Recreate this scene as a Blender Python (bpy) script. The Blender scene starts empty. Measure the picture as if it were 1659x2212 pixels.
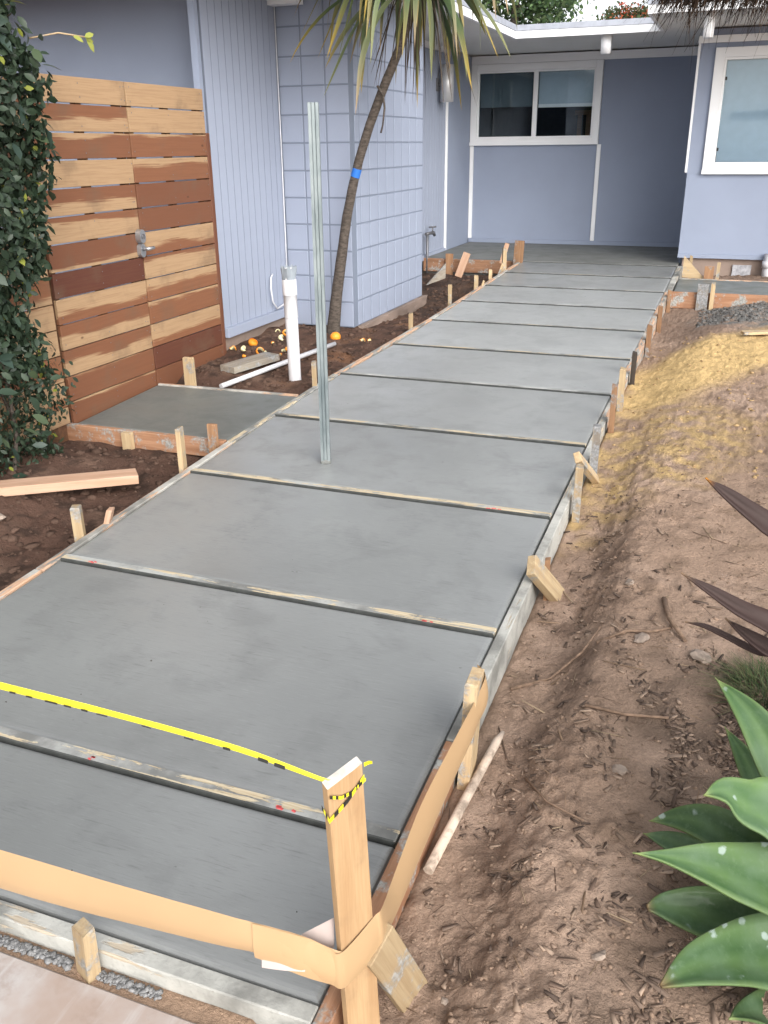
import bpy, bmesh, math, random
import numpy as np
from mathutils import Matrix, Vector
rnd = random.Random(7)
scn = bpy.context.scene
COL = scn.collection
# ------------------------------------------------------------------ camera, sky, sun, exposure
cam_d = bpy.data.cameras.new('camera'); cam = bpy.data.objects.new('camera', cam_d); COL.objects.link(cam)
PITCH, ROLL, YAW = 0.39225356, 0.01171771, -0.36633706
_cy, _sy = math.cos(YAW), math.sin(YAW)
_f = Vector((_sy*math.cos(PITCH), _cy*math.cos(PITCH), -math.sin(PITCH)))
_r0 = Vector((_cy, -_sy, 0)); _d0 = _f.cross(_r0)
_r = math.cos(ROLL)*_r0 + math.sin(ROLL)*_d0
_d = -math.sin(ROLL)*_r0 + math.cos(ROLL)*_d0
m = Matrix.Identity(4)
for i in range(3):
    m[i][0] = _r[i]; m[i][1] = -_d[i]; m[i][2] = -_f[i]
m.translation = (0, 0, 1.6)
cam.matrix_world = m
cam_d.sensor_fit = 'VERTICAL'; cam_d.sensor_height = 36; cam_d.lens = 36*1907.07/2212
cam_d.clip_start = 0.05; cam_d.clip_end = 600
scn.camera = cam

SUN_EL, SUN_AZ = math.radians(31), math.radians(138)      # azimuth from +Y towards +X
w = bpy.data.worlds.new('World'); scn.world = w; w.use_nodes = True
wn = w.node_tree; bg = wn.nodes['Background']
sky = wn.nodes.new('ShaderNodeTexSky'); sky.sky_type = 'NISHITA'; sky.sun_disc = False
sky.sun_elevation = SUN_EL; sky.sun_rotation = SUN_AZ; sky.air_density = 1.0; sky.dust_density = 3.0
hs = wn.nodes.new('ShaderNodeHueSaturation'); hs.inputs['Saturation'].default_value = 0.22
wn.links.new(sky.outputs[0], hs.inputs['Color']); wn.links.new(hs.outputs[0], bg.inputs['Color'])
bg.inputs['Strength'].default_value = 0.15
sd = bpy.data.lights.new('sun', 'SUN'); sd.energy = 0.7; sd.angle = math.radians(60); sd.color = (1, 0.97, 0.93)
so = bpy.data.objects.new('sun', sd); COL.objects.link(so)
sdir = Vector((math.sin(SUN_AZ)*math.cos(SUN_EL), math.cos(SUN_AZ)*math.cos(SUN_EL), math.sin(SUN_EL)))
so.rotation_euler = sdir.to_track_quat('Z', 'Y').to_euler(); so.location = (6, -4, 12)
scn.view_settings.view_transform = 'Standard'; scn.view_settings.look = 'None'
scn.view_settings.exposure = 1.22; scn.view_settings.gamma = 1
scn.view_settings.use_curve_mapping = False

# ------------------------------------------------------------------ helpers
SL = 0.0352                       # the walk climbs towards the house
def slab(y): return SL*y if y < 10.36 else SL*10.36
WM = {}
def reg(o, M, parent=None):
    COL.objects.link(o); o.matrix_basis = M; WM[o.name] = M
    if parent is not None:
        o.parent = parent; o.matrix_parent_inverse = WM[parent.name].inverted()
    return o
def props(o, label=None, cat=None, group=None, kind=None):
    if label: o['label'] = label
    if cat: o['category'] = cat
    if group: o['group'] = group
    if kind: o['kind'] = kind
    return o
def thing(name, loc, label, cat, group=None, kind=None):
    o = bpy.data.objects.new(name, None); o.empty_display_size = 0.1
    reg(o, Matrix.Translation(Vector(loc))); return props(o, label, cat, group, kind)
_mc = {}
def box_mesh(sx, sy, sz, bev=0.002, mat=None):
    k = (round(sx, 4), round(sy, 4), round(sz, 4), bev, mat.name if mat else '')
    if k in _mc: return _mc[k]
    bm = bmesh.new(); bmesh.ops.create_cube(bm, size=1)
    for v in bm.verts: v.co = Vector((v.co.x*sx, v.co.y*sy, v.co.z*sz))
    if bev: bmesh.ops.bevel(bm, geom=bm.edges[:], offset=bev, segments=1, affect='EDGES')
    me = bpy.data.meshes.new('box'); bm.to_mesh(me); bm.free()
    if mat: me.materials.append(mat)
    _mc[k] = me; return me
def ob(name, me, M=None, parent=None, **kw):
    o = bpy.data.objects.new(name, me); reg(o, M if M is not None else Matrix.Identity(4), parent); return props(o, **kw)
def bx(name, x0, x1, y0, y1, z0, z1, mat, parent=None, bev=0.002, **kw):
    me = box_mesh(abs(x1-x0), abs(y1-y0), abs(z1-z0), bev, mat)
    return ob(name, me, Matrix.Translation(((x0+x1)/2, (y0+y1)/2, (z0+z1)/2)), parent, **kw)
def frame(p0, p1, up=(0, 0, 1)):
    p0, p1 = Vector(p0), Vector(p1); X = (p1-p0).normalized(); Z = Vector(up); Z = (Z-X*Z.dot(X)).normalized(); Y = Z.cross(X)
    M = Matrix.Identity(4)
    for i in range(3): M[i][0], M[i][1], M[i][2] = X[i], Y[i], Z[i]
    M.translation = (p0+p1)/2; return M, (p1-p0).length
def plank(name, p0, p1, wid, thk, mat, up=(0, 0, 1), parent=None, bev=0.002, **kw):
    M, L = frame(p0, p1, up)                 # X along the board, width on Y, thickness on Z
    return ob(name, box_mesh(L, wid, thk, bev, mat), M, parent, **kw)
def np_mesh(name, V, F, mat, cols=None, smooth=False):
    V = np.asarray(V, np.float32); F = np.asarray(F, np.int32); n = F.shape[1]
    me = bpy.data.meshes.new(name); me.vertices.add(len(V)); me.vertices.foreach_set('co', V.ravel())
    me.loops.add(F.size); me.loops.foreach_set('vertex_index', F.ravel())
    me.polygons.add(len(F)); me.polygons.foreach_set('loop_start', np.arange(0, F.size, n, dtype=np.int32))
    me.polygons.foreach_set('loop_total', np.full(len(F), n, np.int32))
    if smooth: me.polygons.foreach_set('use_smooth', np.ones(len(F), bool))
    if cols is not None:
        a = me.color_attributes.new('Col', 'FLOAT_COLOR', 'POINT')
        c = np.ones((len(V), 4), np.float32); c[:, :3] = cols; a.data.foreach_set('color', c.ravel())
    me.materials.append(mat); me.update(); me.validate(); return me
def tube_mesh(pts, rad, mat, seg=10, cap=True, smooth=True):
    P = [Vector(p) for p in pts]; n = len(P); R = rad if isinstance(rad, (list, tuple)) else [rad]*n
    bm = bmesh.new(); rings = []; ref = None
    for i in range(n):
        T = (P[min(i+1, n-1)]-P[max(i-1, 0)]).normalized()
        if ref is None: ref = Vector((1, 0, 0)) if abs(T.x) < .8 else Vector((0, 1, 0))
        a = (ref-T*ref.dot(T)).normalized(); b = T.cross(a); ref = a
        rings.append([bm.verts.new(P[i]+R[i]*(math.cos(2*math.pi*k/seg)*a+math.sin(2*math.pi*k/seg)*b)) for k in range(seg)])
    for i in range(n-1):
        for k in range(seg):
            f = bm.faces.new((rings[i][k], rings[i][(k+1) % seg], rings[i+1][(k+1) % seg], rings[i+1][k])); f.smooth = smooth
    if cap: bm.faces.new(rings[0][::-1]); bm.faces.new(rings[-1])
    me = bpy.data.meshes.new('tube'); bm.to_mesh(me); bm.free(); me.materials.append(mat); return me
def local(me, at):
    me.transform(Matrix.Translation(-Vector(at))); return me
# noise -------------------------------------------------------------
_perm = np.random.RandomState(3).permutation(4096)
def perlin(x, y, seed=0):
    xi = np.floor(x).astype(int); yi = np.floor(y).astype(int); xf = x-xi; yf = y-yi
    def g(ix, iy, dx, dy):
        h = _perm[(ix+_perm[(iy+seed*131) & 4095]) & 4095]/4096*2*np.pi*7
        return np.cos(h)*dx+np.sin(h)*dy
    u = xf**3*(xf*(xf*6-15)+10); v = yf**3*(yf*(yf*6-15)+10)
    a = g(xi, yi, xf, yf); b = g(xi+1, yi, xf-1, yf); c = g(xi, yi+1, xf, yf-1); d = g(xi+1, yi+1, xf-1, yf-1)
    return (a+u*(b-a)) + v*((c+u*(d-c))-(a+u*(b-a)))
def sstep(a, b, x):
    t = np.clip((x-a)/(b-a), 0, 1); return t*t*(3-2*t)
# materials ---------------------------------------------------------
class N:
    def __init__(s, name):
        s.m = bpy.data.materials.new(name); s.m.use_nodes = True; s.t = s.m.node_tree
        s.b = s.t.nodes['Principled BSDF']; s.out = s.t.nodes['Material Output']
    def n(s, typ, **kw):
        nd = s.t.nodes.new('ShaderNode'+typ)
        for k, v in kw.items():
            if hasattr(nd, k) and k not in ('Scale',): setattr(nd, k, v)
        return nd
    def l(s, a, b): s.t.links.new(a, b)
    def set(s, sock, v):
        if isinstance(v, bpy.types.NodeSocket): s.l(v, sock)
        else: sock.default_value = v
    def coord(s, kind='Object', scale=(1, 1, 1), rnd_off=False):
        tc = s.n('TexCoord'); mp = s.n('Mapping'); mp.inputs['Scale'].default_value = scale
        s.l(tc.outputs[kind], mp.inputs['Vector'])
        if rnd_off:
            oi = s.n('ObjectInfo'); mu = s.math('MULTIPLY', oi.outputs['Random'], 37.0)
            s.l(mu, mp.inputs['Location'])
        return mp.outputs[0]
    def noise(s, vec, scale=5, detail=4, rough=.55, dist=0):
        nd = s.n('TexNoise'); nd.inputs['Scale'].default_value = scale; nd.inputs['Detail'].default_value = detail
        nd.inputs['Roughness'].default_value = rough; nd.inputs['Distortion'].default_value = dist
        s.l(vec, nd.inputs['Vector']); return nd.outputs['Fac']
    def math(s, op, a, b=0.0, c=None):
        nd = s.n('Math'); nd.operation = op; s.set(nd.inputs[0], a); s.set(nd.inputs[1], b)
        if c is not None: s.set(nd.inputs[2], c)
        return nd.outputs[0]
    def rng(s, v, a, b, c=0.0, d=1.0):
        nd = s.n('MapRange'); nd.interpolation_type = 'SMOOTHSTEP'
        s.set(nd.inputs[0], v); nd.inputs[1].default_value = a; nd.inputs[2].default_value = b
        nd.inputs[3].default_value = c; nd.inputs[4].default_value = d; return nd.outputs[0]
    def mix(s, f, a, b, blend='MIX'):
        nd = s.n('Mix'); nd.data_type = 'RGBA'; nd.blend_type = blend; s.set(nd.inputs[0], f)
        for i, v in ((6, a), (7, b)):
            s.set(nd.inputs[i], v if isinstance(v, bpy.types.NodeSocket) else (*v, 1)); 
        return nd.outputs[2]
    def bump(s, h, strength=.3, dist=.01):
        nd = s.n('Bump'); nd.inputs['Strength'].default_value = strength; nd.inputs['Distance'].default_value = dist
        s.l(h, nd.inputs['Height']); s.l(nd.outputs[0], s.b.inputs['Normal'])
    def fin(s, col=None, rough=.6, spec=.4, metal=0.0):
        if col is not None: s.set(s.b.inputs['Base Color'], col if isinstance(col, bpy.types.NodeSocket) else (*col, 1))
        s.set(s.b.inputs['Roughness'], rough); s.b.inputs['Specular IOR Level'].default_value = spec
        s.set(s.b.inputs['Metallic'], metal); return s.m
def scl(v, k): return tuple(q*k for q in v)
def paint(name, col, rough=.6, var=.06, dirt=0.0, fine=260, bump=.15, spec=.3):
    a = N(name); c = a.coord('Object'); n1 = a.noise(c, 1.3, 5); n2 = a.noise(c, fine, 3)
    cc = a.mix(a.rng(n1, .3, .7), scl(col, 1-var), scl(col, 1+var))
    if dirt:
        n3 = a.noise(c, 7, 6, .65); geo = a.n('NewGeometry'); 
        cc = a.mix(a.math('MULTIPLY', a.rng(n3, .55, .75), dirt), cc, (.16, .12, .09))
    a.bump(n2, bump, .004); return a.fin(cc, rough, spec)
def caked(name, light, dark, cem, amt):
    a = N(name); c = a.coord('Object', (1, 1, 1), True)
    mp = a.n('Mapping'); mp.inputs['Scale'].default_value = (3.2, 26, 26); a.l(c, mp.inputs['Vector'])
    p = a.noise(mp.outputs[0], 1.5, 6, .62, .3); big = a.noise(c, 2.3, 3, .5); f = a.noise(c, 85, 4, .6)
    mpg = a.n('Mapping'); mpg.inputs['Scale'].default_value = (6, 120, 120); a.l(c, mpg.inputs['Vector']); g = a.noise(mpg.outputs[0], 1.5, 4, .6)
    wd = a.mix(a.rng(g, .3, .7), dark, light)
    ce = a.mix(a.rng(a.noise(c, 5, 5, .6), .35, .65), scl(cem, .55), scl(cem, 1.25)); ce = a.mix(a.rng(f, .55, .75, 0, .35), ce, scl(cem, .45))
    q = a.math('ADD', a.math('ADD', a.math('MULTIPLY', p, .75), a.math('MULTIPLY', big, .55)), a.math('MULTIPLY', f, .10))
    mk = a.rng(q, .80-.3*amt, .84-.3*amt)
    geo = a.n('NewGeometry'); sz = a.n('SeparateXYZ'); a.l(geo.outputs['Normal'], sz.inputs[0])
    col = a.mix(mk, wd, ce)
    a.bump(a.math('ADD', a.math('MULTIPLY', mk, a.math('ADD', f, .6)), a.math('MULTIPLY', g, .3)), .5, .003); return a.fin(col, .8, .25)
def wood(name, light, dark, cement=0.0, cem_col=(.30, .30, .29), grain=1.0, rough=.75, stain=0.25, vary=.25):
    a = N(name); c = a.coord('Object', (1, 1, 1), True)
    mp = a.n('Mapping'); mp.inputs['Scale'].default_value = (1.6, 26*grain, 26*grain); a.l(c, mp.inputs['Vector'])
    g = a.noise(mp.outputs[0], 1.6, 6, .6, .5)
    mp2 = a.n('Mapping'); mp2.inputs['Scale'].default_value = (5, 170, 170); a.l(c, mp2.inputs['Vector'])
    f = a.noise(mp2.outputs[0], 1.5, 3, .6)
    col = a.mix(a.rng(g, .32, .72), dark, light)
    col = a.mix(a.rng(f, .35, .75, 0, .35), col, scl(dark, .75))
    oi = a.n('ObjectInfo'); v = a.rng(oi.outputs['Random'], 0, 1, 1-vary, 1+vary*.6)
    mul = a.n('Mix'); mul.data_type = 'RGBA'; mul.blend_type = 'MULTIPLY'; mul.inputs[0].default_value = 1
    a.l(col, mul.inputs[6]); cv = a.n('CombineColor')
    for i in range(3): a.l(v, cv.inputs[i])
    a.l(cv.outputs[0], mul.inputs[7]); col = mul.outputs[2]
    st = a.noise(c, 6, 5, .65); col = a.mix(a.rng(st, .52, .72, 0, stain), col, (.10, .075, .055))
    h = g
    if cement:
        n = a.noise(c, 9, 7, .68); n2 = a.noise(c, 70, 4, .6)
        th = .66-.34*cement
        msk = a.rng(a.math('ADD', n, a.math('MULTIPLY', n2, .18)), th+.05, th+.17)
        cc = a.mix(a.rng(n2, .3, .7), scl(cem_col, .62), scl(cem_col, 1.2))
        col = a.mix(msk, col, cc); h = a.math('ADD', g, a.math('MULTIPLY', a.math('MULTIPLY', msk, n2), 2.0))
    a.bump(h, .35, .003); return a.fin(col, rough, .25)
def plain(name, col, rough=.5, metal=0.0, spec=.5, var=.1, scale=12):
    a = N(name); n = a.noise(a.coord('Object'), scale, 5)
    return a.fin(a.mix(a.rng(n, .3, .7), scl(col, 1-var), scl(col, 1+var)), rough, spec, metal)
def vcol(name, rough=.6, spec=.3, trans=0.0, fine=0.0, bumps=()):
    a = N(name); at = a.n('Attribute'); at.attribute_name = 'Col'; col = at.outputs['Color']
    if fine:
        c = a.coord('Object'); n = a.noise(c, 95, 5, .7)
        col = a.mix(1.0, col, a.mix(n, (1-fine,)*3, (1+fine,)*3), 'MULTIPLY')
    if bumps:
        c = a.coord('Object'); h = None
        for sc, am in bumps:
            q = a.math('MULTIPLY', a.noise(c, sc, 5, .65), am); h = q if h is None else a.math('ADD', h, q)
        a.bump(h, 1.0, 1.0)
    if trans:
        a.b.inputs['Subsurface Weight'].default_value = 0
        tr = a.n('BsdfTranslucent'); a.l(col, tr.inputs['Color']); mx = a.n('MixShader'); mx.inputs[0].default_value = trans
        a.l(a.b.outputs[0], mx.inputs[1]); a.l(tr.outputs[0], mx.inputs[2]); a.l(mx.outputs[0], a.out.inputs['Surface'])
    return a.fin(col, rough, spec)

BLUE = (.262, .300, .390)
M_stucco = paint('stucco_paint', BLUE, .75, .04, 0, 330, .5)
M_side = paint('siding_paint', (.296, .331, .417), .6, .03, .05, 200, .08)
M_block = paint('block_paint', (.286, .321, .407), .65, .035, .03, 240, .35)
M_mortar = paint('mortar_shade_dirt', (.18, .208, .265), .7, .04)  # block joints: recess shadow and dirt put into a darker colour
M_groove = paint('groove_backing', (.13, .148, .19), .7, .04)  # siding backing, darker than the boards, drawn as the groove lines
M_white = paint('white_trim_paint', (.80, .805, .82), .5, .03, 0, 60, .05)
M_soffit = paint('soffit_paint', (.68, .67, .645), .7, .04, .05, 90, .15)
M_flash = plain('flashing_metal', (.36, .38, .43), .5, .3)
M_foot = paint('footing_concrete', (.23, .175, .145), .9, .22, .35, 60, .6)
M_alum = plain('brushed_aluminium', (.60, .60, .61), .42, .45, .5, .05)
M_dark = plain('dark_interior', (.018, .02, .024), .8)
M_room = plain('room_wall', (.10, .11, .12), .9)
M_blind = plain('roller_blind', (.46, .53, .60), .8, 0, .2, .03)
M_blind_d = plain('dark_blind', (.10, .13, .15), .8, 0, .2, .05)
M_lock = plain('satin_lock_metal', (.42, .43, .45), .38, .85, .5, .06)
M_bronze = plain('galvanised_fitting', (.16, .16, .17), .5, .6)
M_cable = plain('white_cable', (.62, .63, .66), .5)
M_pvc = paint('white_pvc', (.58, .58, .60), .35, .05, .18, 40, .02, .5)
M_black = plain('black_plastic', (.015, .015, .016), .5)
def glass_mat():
    a = N('window_glass'); a.t.nodes.remove(a.b)
    fr = a.n('Fresnel'); fr.inputs['IOR'].default_value = 1.55
    tr = a.n('BsdfTransparent'); tr.inputs['Color'].default_value = (.90, .94, .96, 1)
    gl = a.n('BsdfGlossy'); gl.inputs['Roughness'].default_value = .03; gl.inputs['Color'].default_value = (.9, .95, .97, 1)
    mx = a.n('MixShader'); a.l(a.math('ADD', a.math('MULTIPLY', fr.outputs[0], .8), .0), mx.inputs[0]); a.l(tr.outputs[0], mx.inputs[1]); a.l(gl.outputs[0], mx.inputs[2])
    a.l(mx.outputs[0], a.out.inputs['Surface']); return a.m
M_glass = glass_mat()
M_stake = wood('stake_wood', (.50, .385, .235), (.38, .27, .155), .30, (.28, .27, .25), 1.2, stain=.3)
M_stake2 = wood('brown_stake_wood', (.36, .21, .115), (.24, .13, .07), .2, (.25, .24, .23), 1.0)
M_greystake = wood('cement_grey_wood', (.30, .26, .21), (.20, .17, .14), .65, (.26, .26, .26))
M_form = wood('form_lumber', (.40, .225, .135), (.27, .135, .075), .35, (.32, .32, .30), .8)
M_formtop = caked('form_lumber_smeared', (.56, .38, .27), (.44, .27, .17), (.36, .35, .32), .46)
M_cemform = caked('form_lumber_caked', (.50, .43, .33), (.36, .30, .23), (.37, .365, .335), .75)
M_lumber = wood('fresh_fir_lumber', (.56, .37, .265), (.47, .29, .19), 0, grain=.9, stain=.12)
M_divider = caked('divider_lumber', (.62, .54, .39), (.46, .36, .23), (.33, .332, .315), .43)
M_divider2 = caked('divider_lumber_caked', (.56, .51, .40), (.46, .40, .30), (.40, .40, .38), .74)
M_divside = plain('divider_side_face', (.055, .058, .055), .6, 0, .4, .2, 30)  # divider board sides, much darker than their tops
M_off = wood('weathered_lumber', (.36, .33, .27), (.25, .21, .17), .35, (.30, .30, .29))
def gate_wood():
    a = N('redwood_boards'); c = a.coord('Object', (1, 1, 1), True); tc = a.n('TexCoord')
    oi = a.n('ObjectInfo'); sp = a.n('SeparateColor'); a.l(oi.outputs['Color'], sp.inputs[0])
    sx = a.n('SeparateXYZ'); a.l(tc.outputs['Object'], sx.inputs[0])
    mp = a.n('Mapping'); mp.inputs['Scale'].default_value = (1.1, 6, 6); a.l(c, mp.inputs['Vector'])
    wv = a.noise(mp.outputs[0], 1.3, 3, .5, .3)
    mp2 = a.n('Mapping'); mp2.inputs['Scale'].default_value = (2.5, 60, 60); a.l(c, mp2.inputs['Vector'])
    g = a.noise(mp2.outputs[0], 1.4, 5, .6, .3)
    q = a.math('ADD', a.math('MULTIPLY', sx.outputs['Y'], 1/.07), a.math('MULTIPLY', a.math('SUBTRACT', wv, .5), 1.7))
    q = a.math('MULTIPLY', q, a.math('SUBTRACT', a.math('MULTIPLY', sp.outputs[2], 2), 1))
    lim = a.math('SUBTRACT', a.math('MULTIPLY', sp.outputs[1], 4), 2)
    msk = a.rng(a.math('ADD', a.math('SUBTRACT', q, lim), a.math('MULTIPLY', a.math('SUBTRACT', g, .5), 1.1)), -.14, .20)
    heart = a.mix(sp.outputs[0], (.235, .102, .050), (.092, .031, .020))
    sap = a.mix(g, (.34, .215, .12), (.425, .288, .165))
    col = a.mix(msk, sap, heart)
    col = a.mix(a.rng(g, .42, .66, 0, .26), col, (.13, .055, .028))
    mp3 = a.n('Mapping'); mp3.inputs['Scale'].default_value = (3, 240, 240); a.l(c, mp3.inputs['Vector']); g3 = a.noise(mp3.outputs[0], 1.3, 3, .6)
    col = a.mix(a.rng(g3, .5, .75, 0, .35), col, (.14, .065, .032))
    st = a.noise(c, 3.3, 5, .6); col = a.mix(a.rng(st, .52, .70, 0, .42), col, (.13, .085, .055))
    vk = a.n('TexVoronoi'); vk.inputs['Scale'].default_value = 2.3; a.l(a.coord('Object', (1, 1.9, 1), True), vk.inputs['Vector']); col = a.mix(a.rng(vk.outputs['Distance'], .05, .02, 0, .8), col, (.07, .03, .016))
    a.bump(g, .25, .002); return a.fin(col, .6, .3)
M_gate = gate_wood()
def conc_mat(name, base, spec=.5, rough=(.42, .62)):
    a = N(name); c = a.coord('Object', (1, 1, 1), True); tc = a.coord('Object')
    big = a.noise(c, 1.1, 4, .55); mid = a.noise(c, 4.5, 5, .6, .4)
    mp = a.n('Mapping'); mp.inputs['Scale'].default_value = (9, 110, 40); a.l(c, mp.inputs['Vector'])
    stv = a.noise(mp.outputs[0], 1.4, 4, .62)
    fine = a.noise(c, 330, 2, .5)
    col = a.mix(a.rng(big, .3, .7), scl(base, .87), scl(base, 1.08))
    col = a.mix(a.rng(mid, .48, .70, 0, .42), col, scl(base, .66))
    col = a.mix(a.math('MULTIPLY', a.rng(stv, .56, .70, 0, .75), a.rng(mid, .36, .60)), col, scl(base, .60))
    col = a.mix(a.rng(stv, .40, .28, 0, .25), col, scl(base, 1.35))
    mpb = a.n('Mapping'); mpb.inputs['Scale'].default_value = (16, 240, 60); a.l(c, mpb.inputs['Vector']); bl = a.noise(mpb.outputs[0], 1.2, 3, .6)
    col = a.mix(a.rng(bl, .55, .72, 0, .35), col, scl(base, .62)); col = a.mix(a.rng(bl, .42, .30, 0, .25), col, scl(base, 1.4))
    col = a.mix(a.rng(fine, .55, .8, 0, .22), col, scl(base, .6))
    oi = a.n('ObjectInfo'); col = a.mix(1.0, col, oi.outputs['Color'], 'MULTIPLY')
    mps = a.n('Mapping'); mps.inputs['Scale'].default_value = (23, 31, 30); a.l(c, mps.inputs['Vector'])
    sp = a.noise(mps.outputs[0], 1.0, 2, .4); col = a.mix(a.rng(sp, .775, .81, 0, .8), col, scl(base, .3))
    a.bump(a.math('ADD', a.math('MULTIPLY', stv, .7), a.math('MULTIPLY', mid, .8)), .22, .0025)
    rg = a.rng(mid, .3, .7, rough[0], rough[1]); return a.fin(col, rg, spec)
CB = (.234, .2405, .229)
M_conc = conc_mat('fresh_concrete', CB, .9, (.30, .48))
M_conc2 = conc_mat('fresh_concrete_darker', (.150, .160, .150), .5, (.42, .6))
M_conc3 = conc_mat('landing_concrete', (.175, .180, .170), .35, (.55, .7))
M_crumb = plain('mortar_crumbs', (.34, .34, .36), .9, 0, .2, .25, 30)
M_galv = (lambda a: (a.bump(a.noise(a.coord('Object', (60, 60, 4)), 1, 4), .1, .002), a.fin(a.mix(a.rng(a.noise(a.coord('Object', (14, 14, 3)), 1.2, 6, .65), .3, .7), (.135, .165, .175), (.28, .315, .32)), .52, .4, .55))[1])(N('galvanised_steel'))
def old_pave():
    a = N('old_pavement'); c = a.coord('Object'); b = a.noise(c, 2.2, 5, .6); d = a.noise(c, 9, 6, .65)
    mp = a.n('Mapping'); mp.inputs['Scale'].default_value = (40, 3, 3); mp.inputs['Rotation'].default_value = (0, 0, .45); a.l(c, mp.inputs['Vector'])
    stv = a.noise(mp.outputs[0], 1, 4)
    col = a.mix(a.rng(b, .38, .62), (.36, .28, .235), (.46, .435, .42))
    col = a.mix(a.rng(d, .5, .72, 0, .6), col, (.27, .20, .16)); col = a.mix(a.rng(stv, .5, .75, 0, .5), col, (.52, .50, .49))
    a.bump(d, .4, .004); return a.fin(col, .8, .2)
M_pave = old_pave()
M_dirt = vcol('dirt', .95, .1, 0, .40, ((38, .012), (110, .009), (380, .0024)))
M_clod = vcol('dirt_clod', .95, .1, 0, .2, ((90, .004),))
M_chip = vcol('wood_chip', .85, .15)
M_leaf = vcol('hedge_leaf', .45, .32, .12)
M_palm = vcol('palm_leaf', .5, .3, .15)
M_tree = vcol('tree_leaf', .6, .2, .2)
M_dead = vcol('dead_foliage', .9, .1)
M_bark = (lambda a: (a.bump(a.noise(a.coord('Object', (30, 30, 60)), 1, 5), .6, .006), a.fin(a.mix(a.rng(a.noise(a.coord('Object', (25, 25, 70)), 1, 5, .65), .3, .7), (.048, .040, .034), (.115, .095, .08)), .9, .15))[1])(N('palm_bark'))
def agave_mat():
    a = N('agave_skin'); at = a.n('Attribute'); at.attribute_name = 'Col'; c = a.coord('Object')
    n = a.noise(c, 14, 5, .6); v = a.n('TexVoronoi'); v.inputs['Scale'].default_value = 24; a.l(c, v.inputs['Vector'])
    n2 = a.noise(c, 11, 3); mk = a.math('MULTIPLY', a.rng(a.math('ADD', v.outputs['Distance'], a.math('MULTIPLY', a.noise(c, 60, 4), .5)), .52, .38), a.rng(n2, .48, .58))
    col = a.mix(a.rng(n, .35, .7, 0, .5), at.outputs['Color'], (.085, .14, .08)); mpa = a.noise(c, 70, 5, .65); col = a.mix(a.rng(mpa, .5, .75, 0, .3), col, (.12, .18, .10)); a.bump(mpa, .15, .002)
    col = a.mix(a.math('MULTIPLY', mk, .55), col, (.36, .43, .42))
    a.b.inputs['Coat Weight'].default_value = .05
    return a.fin(col, .58, .25)
M_agave = agave_mat()
M_kraft = plain('kraft_paper', (.42, .278, .152), .42, 0, .4, .04, 2)
M_yellow = plain('yellow_tape', (.80, .72, .03), .4, 0, .4, .05)
M_blackink = plain('black_print', (.02, .02, .018), .5)
M_paper = plain('white_paper', (.44, .37, .345), .6, 0, .3, .05)
M_bluetape = plain('blue_tape', (.02, .14, .50), .5)
M_red = plain('red_marking_paint', (.62, .10, .10), .7, 0, .2, .4, 60)
M_orange = (lambda a: (a.bump(a.noise(a.coord('Object'), 220, 2), .3, .002), a.fin(a.mix(a.noise(a.coord('Object'), 20, 3), (.80, .25, .02), (.88, .36, .04)), .45, .4))[1])(N('orange_rind'))
M_pith = plain('orange_pith', (.80, .74, .45), .8, 0, .2, .1)
M_stone = plain('stone', (.27, .215, .175), .9, 0, .2, .25, 30)
M_stick = (lambda a: (a.bump(a.noise(a.coord('Object', (4, 90, 90)), 1, 4), .3, .002), a.fin(a.mix(a.rng(a.noise(a.coord('Object'), 14, 5, .65), .42, .66), (.56, .45, .36), (.24, .19, .15)), .8, .2))[1])(N('weathered_dowel'))

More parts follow.
